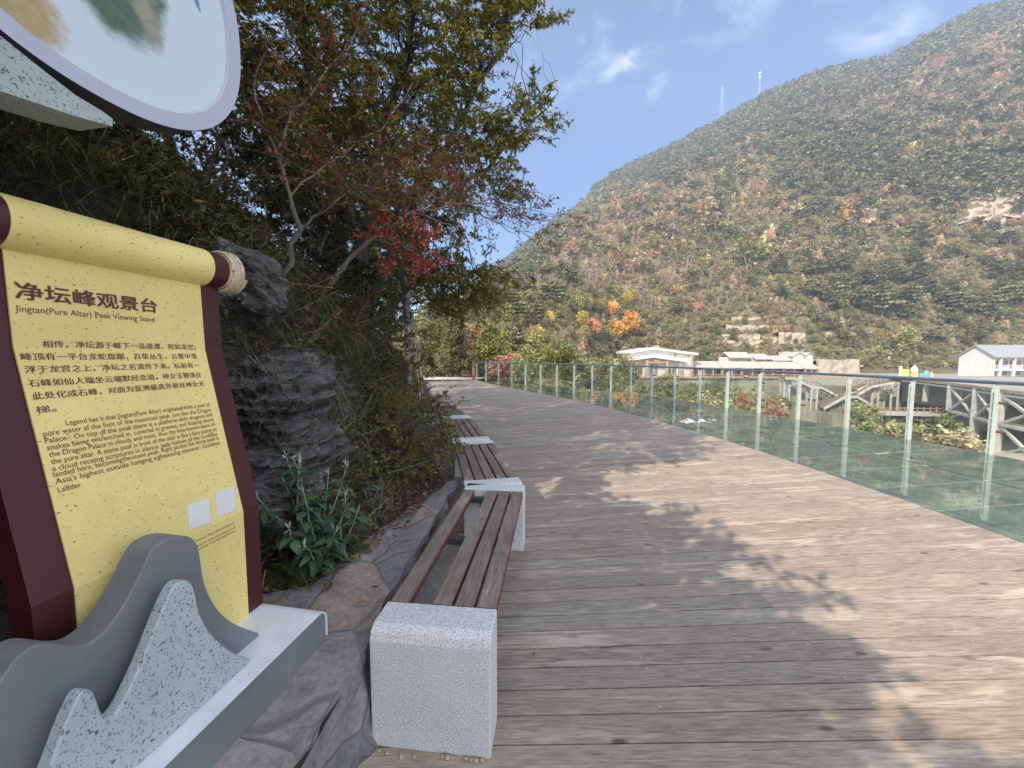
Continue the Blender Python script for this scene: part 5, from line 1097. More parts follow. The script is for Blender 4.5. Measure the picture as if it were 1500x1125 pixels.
def zone_kind(px, py, q):
    """what grows where on the far slope"""
    n1 = float(vn(px*.016, py*.022, 1.)); n2 = float(vn(px*.03, py*.04, 9.)); ridge = np.interp(px, RIDGE_P, RIDGE_Z); dr = py-ridge
    w = dict(scrub=2.6, olive=2.0, green=.5, rust=.5, pine=.5, bare=.35, red=.07, pale=.14, yellow=.006, orange=.006, evergreen=.2)
    if dr < 60: w.update(pine=3, evergreen=2, rust=.15, scrub=.5, bare=.1, pale=.05)
    if 820 < px < 1010 and 270 < py < 400 and n1 > -.5: w.update(rust=2.6, pale=.9, pine=.5)
    if 1000 < px < 1150 and 180 < py < 320: w.update(rust=1.2, pale=.4)
    if 760 < px < 1100 and 385 < py < 460: w.update(bare=4.5, scrub=2.5, rust=.8, olive=.8)
    if 700 < px < 930 and py > 440: w.update(green=2.2, lime=2.0, olive=1.6, bare=.6, scrub=.8)
    if px > 1180 and py > 400: w.update(pine=3.2, green=2, olive=1.5, rust=.3)
    if 1130 < px < 1320 and 180 < py < 290: w.update(pine=3.0, green=2.0, lime=.8, rust=.2)
    if 930 < px < 1130 and 330 < py < 400: w.update(green=2.0, lime=.7)
    if px > 1330 and 230 < py < 310: w.update(pine=3.4, evergreen=1)
    if px > 1250 and py < 230: w.update(scrub=2.2, pale=.5, olive=1.6, rust=.8)
    if 1000 < px < 1300 and py > 440: w.update(scrub=2.6, olive=2.)
    if n2 > .25: w['rust'] *= 2.2
    if n2 < -.25: w['pine'] *= 2
    ks = list(w); c = np.cumsum([w[k] for k in ks]); return ks[int(np.searchsorted(c, q*c[-1]))]
ZONES = [(lambda x, y: y < np.interp(x, RIDGE_P, RIDGE_Z)+45, 'along the skyline ridge'), (lambda x, y: y > 556, 'in the valley below the glass railing'), (lambda x, y: x < 830 and y > 470, 'beyond the far end of the railing'), (lambda x, y: x < 905 and y > 430, 'on the lower slope left of the white hall'),
         (lambda x, y: 905 <= x < 1040 and y > 430, 'on the slope above the white hall'), (lambda x, y: 1040 <= x < 1200 and y > 400, 'near the pale stone terraces'), (lambda x, y: x >= 1200 and y > 400, 'on the slope behind the gabled white house'), (lambda x, y: x > 1300 and y > 220, 'around the pale cliff at right'), (lambda x, y: x < 960, 'on the left flank of the mountain'), (lambda x, y: True, 'on the middle of the mountainside')]
def forest():
    r = np.random.default_rng(21); items = []
    def ok(x, Y, z, k=.02):
        px, py = pj(x, Y, z); return px, py
    def pj(x, Y, z):
        dz = Y*cp-(z-EYE)*sp; upv = Y*sp+(z-EYE)*cp; return 750+F*x/dz, 562.5-F*upv/dz
    # mountainside, spread evenly over the ground
    N = 30000; u = r.uniform(-.22, 1.42, N); Yb, zb, Yr, zr = T_par(u); t = r.random(N)**.62; Y = Yb+1.5+(Yr+4-Yb)*t; x = u*Y; z = terrain(x, Y); px, py = pj(x, Y, z)
    for i in range(N):
        if clearing(px[i], py[i]): continue
        k = zone_kind(px[i], py[i], r.random()); h = KINDS[k][3]*r.uniform(.52, 1.1); h *= .62+.38*min(1, (Y[i]-Yb[i])/60+.25)
        items.append((k, x[i], Y[i], z[i], h, px[i], py[i]))
    # low brush that closes the ground near the foot of the slope
    N = 9000; u = r.uniform(-.2, 1.42, N); Yb, zb, Yr, zr = T_par(u); t = r.random(N)**1.3*.34; Y = Yb+1+(Yr-Yb)*t; x = u*Y; z = terrain(x, Y); px, py = pj(x, Y, z)
    for i in range(N):
        if clearing(px[i], py[i]) and r.random() < .8: continue
        k = ('scrub', 'olive', 'scrub', 'olive', 'green', 'bare', 'pale' if r.random() < .3 else 'scrub')[int(r.integers(0, 7))]; h = r.uniform(1.1, 2.4)*(1.5 if k in ('bare', 'green', 'pale') else 1)
        items.append((k, x[i], Y[i], z[i], h, px[i], py[i]))
    # valley brush seen through the glass and the trees beyond the end of the railing
    N = 1300; px_ = r.uniform(690, 1520, N); Y = r.uniform(14, 90, N)**1.0; u = (px_-750)/F; x = u*Y
    for i in range(N):
        if px_[i] < 905: continue
        z = float(terrain(x[i], Y[i])); k = r.choice(['olive', 'scrub', 'green', 'olive', 'red' if r.random() < .25 else 'scrub', 'green', 'bare' if r.random() < .3 else 'olive']); h = KINDS[k][3]*r.uniform(.6, 1.1)*(.8+.4*(k in ('olive', 'scrub')))
        if structure_zone(x[i], Y[i], h): continue
        items.append((k, x[i], Y[i], z, h, *pj(x[i], Y[i], z)))
    N = 420; px_ = r.uniform(900, 1165, N); Y = r.uniform(56, 93.5, N); x = (px_-750)/F*Y
    for i in range(N):
        z = float(terrain(x[i], Y[i])); k = r.choice(['olive', 'scrub', 'green', 'olive', 'scrub', 'bare', 'olive']); h = r.uniform(2.4, 5.4)
        if pj(x[i], Y[i], z+h)[1] > np.interp(px_[i], [900, 1000, 1060, 1165], [570, 574, 560, 556])+r.random()*22: items.append((k, x[i], Y[i], z, h, *pj(x[i], Y[i], z)))
    N = 420; px_ = r.uniform(600, 910, N); Y = r.uniform(27, 92, N); u = (px_-750)/F; x = u*Y
    for i in range(N):
        Yb = float(T_par(u[i])[0])
        if Y[i] > Yb+12: continue
        z = float(terrain(x[i], Y[i])); k = r.choice(['olive', 'green', 'lime', 'scrub', 'green', 'lime', 'bare', 'evergreen']); h = KINDS[k][3]*r.uniform(.55, .95)
        top = pj(x[i], Y[i], z+h)[1]
        if top < 452+.0*r.random(): continue
        items.append((k, x[i], Y[i], z, h, *pj(x[i], Y[i], z)))
    # trees picked out in the photograph
    for k, bx, by, hp in (('yellow', 853, 486, 30), ('redorange', 868, 497, 30), ('orange', 897, 470, 30), ('orange', 903, 503, 36), ('orange', 925, 496, 40), ('yellow', 920, 455, 26), ('yellow', 918, 448, 22), ('redorange', 1023, 460, 18), ('yellow', 805, 476, 20), ('orange', 1308, 290, 24), ('yellow', 1338, 224, 14), ('rust', 1048, 345, 32), ('rust', 1035, 322, 30), ('rust', 930, 318, 34), ('rust', 905, 325, 34), ('pale', 936, 400, 34), ('pale', 1128, 365, 32), ('pale', 1168, 322, 24), ('red', 1262, 305, 24), ('green', 1262, 285, 30), ('green', 1280, 305, 20), ('rust', 1365, 200, 26), ('pale', 1455, 395, 30), ('orange', 1240, 325, 26), ('pale', 1270, 335, 28), ('lime', 1100, 395, 44), ('lime', 1115, 385, 40), ('green', 1085, 390, 38), ('yellow', 790, 500, 24), ('red', 1318, 340, 22), ('pine', 1230, 455, 40), ('pine', 1262, 462, 40), ('pine', 1290, 470, 44), ('pine', 1330, 462, 40), ('pine', 1400, 470, 40), ('pine', 1450, 478, 44), ('pine', 1480, 455, 40), ('pine', 1185, 440, 34), ('green', 1290, 520, 26), ('lime', 1325, 525, 46), ('olive', 1285, 530, 24), ('redorange', 1290, 500, 14)):
        q = terrain_hit(bx, by); h = hp/F*q[1]; items.append((k, q[0], q[1], q[2], h, bx, by))
    for k, bx, by, Y, h in (('green', 655, 552, 31, 4.2), ('evergreen', 668, 556, 29, 4.4), ('green', 632, 552, 33, 5.0), ('evergreen', 645, 556, 34, 4.6), ('red', 690, 545, 38, 4.6), ('evergreen', 672, 556, 27, 3.4), ('green', 655, 556, 27, 2.6), ('red', 680, 556, 26.8, .8), ('lime', 716, 560, 34, 5.2), ('lime', 735, 560, 38, 5.0), ('red', 752, 557, 30, 2.2), ('red', 735, 556, 29, 1.9), ('green', 775, 560, 30, 2.8), ('lime', 800, 560, 30, 3.0), ('green', 760, 565, 27, 2.2), ('lime', 828, 566, 30, 3.2), ('green', 850, 570, 30, 2.8), ('olive', 880, 575, 33, 3.2), ('green', 915, 580, 45, 5.), ('green', 975, 592, 70, 5.5), ('evergreen', 1050, 590, 78, 5.), ('green', 1262, 640, 66, 6.2), ('green', 1380, 650, 56, 4.5), ('olive', 1330, 655, 56, 4.2), ('scrub', 1400, 668, 50, 4.0), ('olive', 1290, 652, 58, 4.5), ('red', 1132, 612, 58, 3.), ('red', 1090, 598, 60, 2.6)):
        q = P(bx, by, Y); items.append((k, q[0], q[1], min(q[2], 9), h, bx, by)) if k else 0
    order = sorted(range(len(items)), key=lambda i: -(items[i][4]/items[i][2])*(1 if 690 < items[i][5] < 1520 or items[i][2] < 60 else 0))
    big = set(order[:300]); meshes = {}
    def get(k, lod, s):
        if (k, lod, s) not in meshes:
            v, f, c = merge(proto(k, lod, s*17+3+lod)); meshes[(k, lod, s)] = (v, f, (c*1.38).clip(0, .9))
        return meshes[(k, lod, s)]
    pm = {}; rest = []
    for i, (k, x, Y, z, h, px, py) in enumerate(items):
        s = int(r.integers(0, 3)); a = r.uniform(0, 6.28); wd = r.uniform(.85, 1.25)
        if i in big:
            lod = 2 if Y < 70 else 1
            if (k, lod, s) not in pm:
                v, f, c = get(k, lod, s); o = mesh_np('pm', v, f, M['farleaf'], None, c); pm[(k, lod, s)] = o.data; o.data.name = KINDS[k][2].replace(' ', '_'); bpy.data.objects.remove(o)
            nm = 'bush' if KINDS[k][0] == 'low' else 'tree'; o = bpy.data.objects.new(nm, pm[(k, lod, s)]); C.objects.link(o); o.location = (x, Y, z-.1); o.rotation_euler = (0, 0, a); o.scale = (h*wd, h*wd, h)
            ph = next(p for fn, p in ZONES if fn(px, py)); tag(o, f'{KINDS[k][2]} {ph}', nm, f'{KINDS[k][2]}s {ph}')
        else:
            v, f, c = get(k, 1 if Y < 165 and k != 'bare' else (0 if Y < 330 else -1), s); ca, sa = math.cos(a), math.sin(a); w = v*np.array([h*wd, h*wd, h]); tone = r.uniform(.75, 1.25)
            rest.append((np.stack([w[:, 0]*ca-w[:, 1]*sa+x, w[:, 0]*sa+w[:, 1]*ca+Y, w[:, 2]+z-.1], 1), f, c*tone))
    v, f, c = merge(rest); o = mesh_np('forest', v, f, M['farleaf'], None, c); tag(o, kind='stuff'); print('forest', len(items), len(f))
def clearing(px, py):      # bare rock, terraces and the built strip stay open
    if 1045 < px < 1190 and 462 < py < 540 and int(py/6) % 2 == 0: return True
    if 1395 < px < 1500 and 275 < py < 345 and abs((px-1450)+(py-310)*.3) < 45 and math.sin(px*.9+py*.5) > -.2: return True
    return False
def structure_zone(x, Y, h):
    px = 750+F*x/Y
    return (Y > 80 and px > 1140) or (px > 1330 and Y > 48)
forest()
# ------------------------------------------------------------------ terrace, walls and buildings across the valley
def box6(m, x0, x1, y0, y1, z0, z1): return m.box(((x0+x1)/2, (y0+y1)/2, (z0+z1)/2), (x1-x0, y1-y0, z1-z0))
TZ = -4.2
def px2x(px, Y): return (px-750)/F*Y
def rect_px(px0, py0, px1, py1, Y):
    a = P(px0, py0, Y); b = P(px1, py1, Y); return a[0], b[0], min(a[2], b[2]), max(a[2], b[2])
def terraces():
    t = MB(); x0, x1 = px2x(893, 96), px2x(1330, 96); box6(t, x0, x1, 95.4, 128, -14, TZ); box6(t, px2x(1320, 92)+.1, 260, 84, 128, -9.5, TZ-.02); structure(t.build('terrace', M['concrete']))
    w = MB(); n = 40; v = []; f = []
    xs = np.linspace(px2x(893, 95), px2x(1160, 95), n)
    for x in xs:
        for k in range(9): z = -16+(TZ+.05+16)*k/8; v.append((x, 95-.12*k/8+.25*float(vn(x*.5, z*.8, 3.))+.4*(1-k/8)*-1, z))
    for i in range(n-1):
        for k in range(8): f.append((i*9+k, i*9+k+1, i*9+k+10, i*9+k+9))
    w.add(v, f); w.bar((xs[0], 94.8, TZ+.12), (xs[-1], 94.8, TZ+.12), .5, .25); o = w.build('retaining_wall', M['mosswall']); tag(o, 'tall mossy concrete retaining wall below the white hall', 'wall')
    w = MB(); a = P(1166, 600, 76); b = P(1302, 655, 76); w.prism([(a[0], -21), (a[0], P(1166, 601, 76)[2]), (b[0], P(1302, 612, 76)[2]), (b[0], -21)], (0, 76, 0), (1, 0, 0), (0, 0, 1), (0, -1, 0), 1.5)
    for k in range(12): x = a[0]+(b[0]-a[0])*(k+.5)/12; w.box((x, 75.9, -13.2), (.28, .25, 8))
    o = w.build('retaining_wall', M['mosswall']); tag(o, 'lower stained retaining wall beneath the crossing stairs', 'wall')
    s = MB(); a = P(1302, 606, 74); b = P(1378, 608, 74); s.bar((a[0]-1, 75, a[2]), (b[0], 75, b[2]), 3.2, .5); s.bar((a[0]+1, 75, a[2]-.3), (a[0]+1, 75, a[2]-3.4), .5, .5); s.bar((a[0]+1.2, 75, a[2]-3), (a[0]+5, 75, a[2]-.4), .25, .25); s.bar((b[0]-4, 75, b[2]-.5), (b[0]-.5, 75, b[2]-2.4), .25, .25)
    r = thing('footbridge', (a[0], 75, a[2]), 'narrow walkway with red railings beside the lower retaining wall', 'walkway'); s.build('walkway_slab', M['truss'], r); fz = MB()
    for k in range(16): x = px2x(1240, 74)+(b[0]-px2x(1240, 74))*k/15; fz.bar((x, 73.6, a[2]+.2), (x, 73.6, a[2]+1.35), .12, .12)
    for z in (.7, 1.3): fz.bar((px2x(1240, 74), 73.6, a[2]+z), (b[0], 73.6, b[2]+z), .12, .12)
    fz.build('red_railing', M['pinkfence'], r)
    r = thing('terrace_fence', (px2x(890, 95.6), 95.6, TZ), 'low reddish railing along the edge of the upper terrace', 'fence'); q = MB(); xa, xb = px2x(893, 95.6), px2x(1290, 95.6)
    for k in range(110): x = xa+(xb-xa)*k/109; q.bar((x, 95.6, TZ), (x, 95.6, TZ+1.0), .12, .12)
    q.build('fence_posts', M['pinkfence'], r); q = MB()
    for z in (.45, .95): q.bar((xa, 95.6, TZ+z), (xb, 95.6, TZ+z), .10, .14)
    q.build('fence_rails', M['pinkfence'], r)
terraces()
def white_hall():
    Y = 101.; r = thing('white_hall', P(960, 552, Y), 'white hall with low pitched roofs and tan timber columns', 'hall')
    def X(px): return px2x(px, Y)
    def Z(py): return P(950, py, Y)[2]
    zb = TZ
    w = MB(); w.prism([(X(910), zb), (X(910), Z(529)), (X(955), Z(521)), (X(1013), Z(526)), (X(1013), zb)], (0, Y, 0), (1, 0, 0), (0, 0, 1), (0, -1, 0), 9); w.build('front_wall', M['white_wall'], r)
    w = MB(); w.prism([(X(925), Z(527)), (X(925), Z(516)), (X(958), Z(511.5)), (X(1015), Z(517)), (X(1015), zb)], (0, Y+1.5, 0), (1, 0, 0), (0, 0, 1), (0, -1, 0), 11)
    box6(w, X(1013)+.01, X(1017), Y+.8, Y+10, zb, Z(519)); w.build('main_wall', M['white_wall'], r)
    def roof(pts, y0, dp, th, name):
        m = MB(); top = [(X(a), Z(b)) for a, b in pts]; m.prism(top+[(a, b-th) for a, b in top[::-1]], (0, y0, 0), (1, 0, 0), (0, 0, 1), (0, -1, 0), dp); m.build(name, M['white_wall'], r)
    roof([(922, 514.5), (958, 508.8), (1023, 517.2)], Y+.3, 13, .55, 'upper_roof'); roof([(902, 526.3), (953, 519.6), (1003, 526.5)], Y-2.0, 4.2, .75, 'porch_roof')
    for a in (912.5, 930, 944.5, 973.5, 992.5): m = MB(); m.bar((X(a), Y-1.4, zb), (X(a), Y-1.4, Z(524.5 if a in (912.5, 992.5) else 523)), .62, .5); m.build('column', M['tan'], r)
    for a in (992, 1012.5): m = MB(); m.bar((X(a), Y-.12 if a > 1000 else Y+1.3, zb if a > 1000 else Z(526)), (X(a), Y-.12 if a > 1000 else Y+1.3, Z(518)), .5, .25); m.build('pilaster', M['tan'], r)
    m = MB(); c = (X(958.5), Y-1.5); m.bar((X(946), c[1], Z(530.5)), (X(972), c[1], Z(530.5)), .22, .3)
    for dx in (-5.5, -2.5, 2.5, 5.5): m.bar((X(958.5+dx*.3), c[1], Z(530)), (X(958.5+dx), c[1], Z(523.5 if abs(dx) < 4 else 525.5)), .18, .25)
    m.build('roof_truss', M['tan'], r)
    for a, b, y0, y1 in ((933, 941, 536, 548), (953, 963, 533, 551), (976, 990, 538, 548)): m = MB(); x0, x1 = X(a), X(b); box6(m, x0, x1, Y-.1, Y+.05, Z(y1), Z(y0)); o = m.build('window', M['darkwin'], r); fr = MB(); fr.bar(((x0+x1)/2, Y-.14, Z(y1)), ((x0+x1)/2, Y-.14, Z(y0)), .12, .1); fr.bar((x0, Y-.14, Z(y0)), (x1, Y-.14, Z(y0)), .1, .2); fr.build('frame', M['white_wall'], o)
    m = MB(); box6(m, X(971), X(978), Y+6, Y+8, Z(511), Z(505)); m.build('rooftop_box', M['concrete'], r)
M['darkwin'] = mat('dim_window', (.20, .21, .23), .15, .2)
white_hall()
def gable_house(name, px0, px1, y_eave, y_ridge, y_base, Y, dep, label, group, front='dark', gableside=False):
    x0, x1 = px2x(px0, Y), px2x(px1, Y); ze, zr, zb = P(1100, y_eave, Y)[2], P(1100, y_ridge, Y)[2], P(1100, y_base, Y)[2]; r = thing(name, ((x0+x1)/2, Y, zb), label, 'house', group); dx = (x1-x0)
    if gableside:       # ridge runs away from the viewer: gable to the front
        m = MB(); m.prism([(x0+.2, zb), (x0+.2, ze), ((x0+x1)/2, zr-.15), (x1-.2, ze), (x1-.2, zb)], (0, Y, 0), (1, 0, 0), (0, 0, 1), (0, -1, 0), dep); m.build('wall', M['white_wall'], r)
        m = MB()
        for a, b in ((x0-.2, x1+.2),): m.prism([(a, ze-.12), ((x0+x1)/2, zr), (b, ze-.12), (b, ze-.32), ((x0+x1)/2, zr-.2), (a, ze-.32)], (0, Y-.4, 0), (1, 0, 0), (0, 0, 1), (0, -1, 0), dep+.8)
        m.build('roof', M['tileroof'], r)
    else:
        m = MB(); box6(m, x0+.15, x1-.15, Y+1.2, Y+dep-.5, zb, ze); m.build('wall', M['darkin'] if front == 'dark' else M['white_wall'], r)
        m = MB(); m.prism([(Y-.6, ze-.1), (Y+dep*.45, zr), (Y+dep, ze-.1), (Y+dep, ze-.35), (Y+dep*.45, zr-.28), (Y-.6, ze-.35)], (x0+.02, 0, 0), (0, 1, 0), (0, 0, 1), (-1, 0, 0), dx-.04); m.build('roof', M['tileroof'], r)
        for k in range(3): x = x0+.25+(dx-.5)*k/2; m = MB(); m.bar((x, Y-.1, zb), (x, Y-.1, ze-.1), .26, .26); m.build('post', M['tan'], r)
        m = MB(); box6(m, x0+.6, x1-.6, Y+1.08, Y+1.18, zb+.4, zb+1.5); m.build('shop_front', M['darkwin'], r)
row = [(1014, 1031, 'leftmost, touching the white hall'), (1030.5, 1058, 'second from the white hall'), (1057, 1087, 'third from the white hall'), (1086, 1118, 'in the middle of the row'), (1117, 1148, 'third from the right end'), (1147, 1180, 'second from the right end'), (1178, 1199, 'at the right end of the row')]
for i, (a, b, w) in enumerate(row): gable_house('row_house', a, b, 536.8+.35*i, 529.0+.25*i, 550, 103+(i % 2)*.6, 7, f'low tiled house with orange posts, {w}', 'row of low tiled houses on the terrace')
for a, b, e, t, w in ((1066, 1100, 523, 515.5, 'widest, above the middle of the row'), (1104, 1128, 525, 518, 'second, right of the widest'), (1130, 1160, 527, 521, 'lowest, half hidden'), (1160, 1178, 521, 515.5, 'tallest, near the right end'), (1177, 1191, 522, 516, 'small one at the right end')): gable_house('back_house', a, b, e, t, 545, 113, 6, f'pale house behind the tiled row, {w}', 'pale houses behind the tiled row', 'white', gableside=(b-a) < 20)
def white_gable_house():
    Yf = 95.; X0 = px2x(1455, Yf); r = thing('gabled_house', (X0, Yf, TZ), 'two storey white house with grey gable roof and red balcony doors', 'house')
    def Z(py): return P(1455, py, Yf)[2]
    ze, zr, zb, zf = Z(521.5), Z(504.5), TZ, Z(541); D = 7.5; X1 = X0+30
    m = MB(); m.prism([(Yf+1.6, zb), (Yf+1.6, ze), (Yf+D/2, zr-.5), (Yf+D, ze), (Yf+D, zb)], (X0+.3, 0, 0), (0, 1, 0), (0, 0, 1), (-1, 0, 0), 29.7); m.build('main_wall', M['white_wall'], r)
    m = MB(); m.prism([(Yf, zb), (Yf, ze), (Yf+D/2, zr-.35), (Yf+D, ze), (Yf+D, zb)], (X0, 0, 0), (0, 1, 0), (0, 0, 1), (-1, 0, 0), .29); m.build('gable_wall', M['white_wall2'], r)
    m = MB(); m.prism([(Yf-.5, ze-.15), (Yf+D/2, zr), (Yf+D+.5, ze-.15), (Yf+D+.5, ze-.45), (Yf+D/2, zr-.3), (Yf-.5, ze-.45)], (X0-.5, 0, 0), (0, 1, 0), (0, 0, 1), (-1, 0, 0), 31); m.build('roof', M['greyroof'], r)
    m = MB(); m.prism([(X0+7.6, ze-.2), (X0+10.2, ze+1.7), (X0+12.8, ze-.2)], (0, Yf-.55, 0), (1, 0, 0), (0, 0, 1), (0, -1, 0), 3); m.build('dormer_gable', M['white_wall'], r)
    m = MB(); box6(m, X0+.3, X1, Yf-.15, Yf+1.62, zf-.35, zf); m.build('balcony_floor', M['white_wall'], r)
    for k in range(8): x = X0+1.7+k*3.4; m = MB(); m.bar((x, Yf+.05, zb), (x, Yf+.05, ze-.2), .42, .42); m.build('column', M['white_wall'], r)
    m = MB()
    for k in range(60): x = X0+.5+k*.48; m.bar((x, Yf-.02, zf), (x, Yf-.02, zf+1.0), .09, .09)
    m.bar((X0+.3, Yf-.02, zf+1.0), (X1, Yf-.02, zf+1.0), .12, .14); m.build('balustrade', M['white_wall'], r)
    for k in range(7):
        x = X0+3.1+k*3.4
        for z0, nm, mt in ((zf, 'door', 'reddoor'), (zb, 'door', 'white_wall')): m = MB(); box6(m, x-.45, x+.45, Yf+1.52, Yf+1.62, z0, z0+2.1); m.build(nm, M[mt], r)
        for z0 in (zf, zb):
            m = MB(); box6(m, x+.75, x+2.3, Yf+1.53, Yf+1.62, z0+.8, z0+2.1); o = m.build('window', M['darkwin'], r); m = MB(); m.bar((x+1.5, Yf+1.5, z0+.8), (x+1.5, Yf+1.5, z0+2.1), .08, .06); m.build('frame', M['white_wall'], o)
    m = MB(); box6(m, X0+.32, X0+2.0, Yf+1.50, Yf+1.61, zb, zb+2.4); box6(m, X0+.32, X0+2.0, Yf+1.50, Yf+1.61, zf, zf+2.1); m.build('dark_doorway', M['darkin'], r)
white_gable_house()
def lattice(name, px0, px1, py0, py1, Y, label, root=None):
    x0, x1 = px2x(px0, Y), px2x(px1, Y); z1, z0 = P(px0, py0, Y)[2], P(px0, py1, Y)[2]; m = MB(); w = x1-x0; n = max(2, round((z1-z0)/w/.8))
    for dy in (0, w):
        for x in (x0, x1): m.bar((x, Y+dy, z0-3), (x, Y+dy, z1), .28, .28)
        for k in range(n):
            a, b = z0+(z1-z0)*k/n, z0+(z1-z0)*(k+1)/n; m.bar((x0, Y+dy, a), (x1, Y+dy, b), .14, .14); m.bar((x1, Y+dy, a), (x0, Y+dy, b), .13, .13); m.bar((x0, Y+dy-.01, b), (x1, Y+dy-.01, b), .15, .15)
    o = m.build(name, M['truss'], root)
    if root is None: tag(o, label, 'tower', 'white lattice towers carrying the stairs')
def stairs():
    r = thing('crossing_stairs', P(1240, 580, 84), 'brown crossing staircases with white edges on lattice towers', 'stairs')
    def flight(pts, Y, name, w=1.5):
        for (a, b), (c, d) in zip(pts[:-1], pts[1:]):
            p, q = P(a, b, Y), P(c, d, Y); m = MB(); mid = np.array([0, w/2, 0]); m.bar(p+mid, q+mid, w, .28); o = m.build(name, M['step'], r)
            e = MB(); e.bar(p-np.array([0, .1, .15]), q-np.array([0, .1, .15]), .16, .5); e.build('stringer', M['truss'], o)
            h = MB(); h.bar(p+np.array([0, w, 1.1]), q+np.array([0, w, 1.1]), .1, .1)
            L = np.linalg.norm(q-p)
            for k in range(int(L/1.2)+1): s = p+(q-p)*k/(int(L/1.2)+1)+np.array([0, w, 0]); h.bar(s, s+np.array([0, 0, 1.1]), .08, .08)
            h.build('handrail', M['step'], o)
    flight([(1150, 553.5), (1162, 553.5), (1190, 567), (1203, 567), (1228, 580)], 88, 'flight'); flight([(1310, 559.5), (1277, 565.5), (1255, 578)], 86, 'flight'); flight([(1285, 597), (1255, 580.5), (1238, 580.5), (1206, 598)], 82, 'flight')
    flight([(1204, 594), (1240, 577), (1272, 564)], 87, 'flight', 2.0)
    for a in ((1150, 1158, 553, 584, 89), (1190.5, 1199, 566, 586, 88), (1280, 1289, 566, 584, 87), (1308, 1318, 560, 582, 88)): lattice('lattice_tower', *a, '', r)
    b = MB(); s0 = px2x(1140, 92); box6(b, s0, px2x(1335, 92), 91.5, 95.4, -12, TZ-1.6); box6(b, px2x(1165, 88), px2x(1300, 88), 88.5, 92, -16, -9.2); o = b.build('stepped_wall', M['mosswall']); tag(o, 'stepped concrete wall behind the crossing stairs', 'wall')
stairs()
def platform():
    r = thing('steel_platform', P(1431, 600, 62), 'white painted steel truss platform with rusty edge in front of the gabled house', 'platform')
    A = P(1322, 562, 88); B = P(1393, 565.5, 70); B2 = P(1431, 566.5, 62.5); B3 = P(1468, 568, 56); E = P(1560, 573, 47)
    top = A[2]; pts = [A, B, B2, B3, E]; zt = -3.55
    Lz = [P(1393, 611, 70)[2], P(1431, 617, 62.5)[2], P(1468, 621, 56)[2], P(1560, 630, 47)[2]]
    m = MB(); poly = [(p[0], p[1]) for p in pts]+[(120, 47), (120, 94), (A[0], 94)]
    m.add([(x, y, zt) for x, y in poly]+[(x, y, zt-.35) for x, y in poly], [tuple(range(len(poly))), tuple(range(2*len(poly)-1, len(poly)-1, -1))]+[(i, len(poly)+i, len(poly)+(i+1) % len(poly), (i+1) % len(poly)) for i in range(len(poly))]); m.build('deck_slab', M['concrete'], r)
    m = MB()
    for a, b in zip(pts[:-1], pts[1:]): m.bar((a[0]-.2, a[1]-.1, zt-.1), (b[0]-.2, b[1]-.1, zt-.1), .25, .5)
    m.build('edge_beam', M['rust'], r)
    m = MB()
    for a, b in zip(pts[:-1], pts[1:]): m.bar((a[0], a[1], zt-.72), (b[0], b[1], zt-.72), .35, .35)
    m.build('top_chord', M['truss'], r)
    zl = -8.6; m = MB()
    lo = [np.array([p[0], p[1], zl]) for p in pts]
    for a, b in zip(lo[1:-1], lo[2:]): m.bar(a, b, .5, .45)
    for a in lo[1:]: m.bar(a, a+np.array([14, 9, 0]), .4, .4)
    m.build('lower_chord', M['truss'], r)
    fl = MB(); q = [lo[1], lo[2], lo[3], lo[4]]; fl.add([(p[0]+.2, p[1], zl+.24) for p in q]+[(p[0]+18, p[1]+10, zl+.24) for p in q[::-1]]+[(p[0]+.2, p[1], zl+.10) for p in q]+[(p[0]+18, p[1]+10, zl+.10) for p in q[::-1]], [tuple(range(8)), tuple(range(15, 7, -1))]); fl.build('lower_floor', M['rust'], r)
    def col(p, z0, mm=.62, back=0): m = MB(); m.bar((p[0]+back*.8, p[1]+back*.6, z0), (p[0]+back*.8, p[1]+back*.6, zt-.36), mm, mm); m.build('column', M['truss'], r)
    col(P(1357, 566, 79), -8.0); col(B, zl); col(B2, -14.2); col(B3, -13.6); col(E, -14)
    for k, p in enumerate((B, B2, B3, E)):
        for bk in (9, 18): col(p, -14 if k else -10, .5, bk)
    for a, b in zip(pts[1:-1], pts[2:]):
        for p, q in (((a[0], a[1], zl), (b[0], b[1], zt-.8)), ((a[0], a[1], zt-.8), (b[0], b[1], zl))): m = MB(); m.bar(p, q, .34, .34); m.build('brace', M['truss'], r)
    a, b = pts[3], pts[4]
    for p, q in (((a[0], a[1], -13.6), (b[0], b[1], zl)), ((a[0], a[1], zl), (b[0], b[1], -14))): m = MB(); m.bar(p, q, .34, .34); m.build('brace', M['truss'], r)
    for p in pts[2:4]:
        for q in pts[3:]: 
            if p is q: continue
            m = MB(); m.bar((p[0], p[1], zl), (p[0]+9*.8, p[1]+9*.6, zt-.8), .26, .26); m.build('brace', M['truss'], r)
    w = MB(); w.bar((A[0]+9, 92, -9), (130, 92, -9), .5, 11); w.bar((A[0]+26, 84, -9.5), (130, 84, -9.5), .5, 11); o = w.build('back_wall', M['undercroft']); tag(o, 'dark rough wall under the steel platform', 'wall')
    f = MB(); ap = [P(1400, 622, 66), P(1432, 664, 58), P(1500, 680, 47), P(1560, 690, 44)]; v = [tuple(p) for p in ap]+[(p[0]+22, p[1]+16, p[2]+1) for p in ap[::-1]]; f.add(v, [(0, 1, 6, 7), (1, 2, 5, 6), (2, 3, 4, 5)]); structure(f.build('concrete_slope', M['palegravel']))
M['undercroft'] = mat('undercroft_wall', (.16, .165, .16), .9, .2, .5); M['palegravel'] = mat('pale_gravel', (.42, .37, .29), .95, .25, 2, .5, 6)
platform()
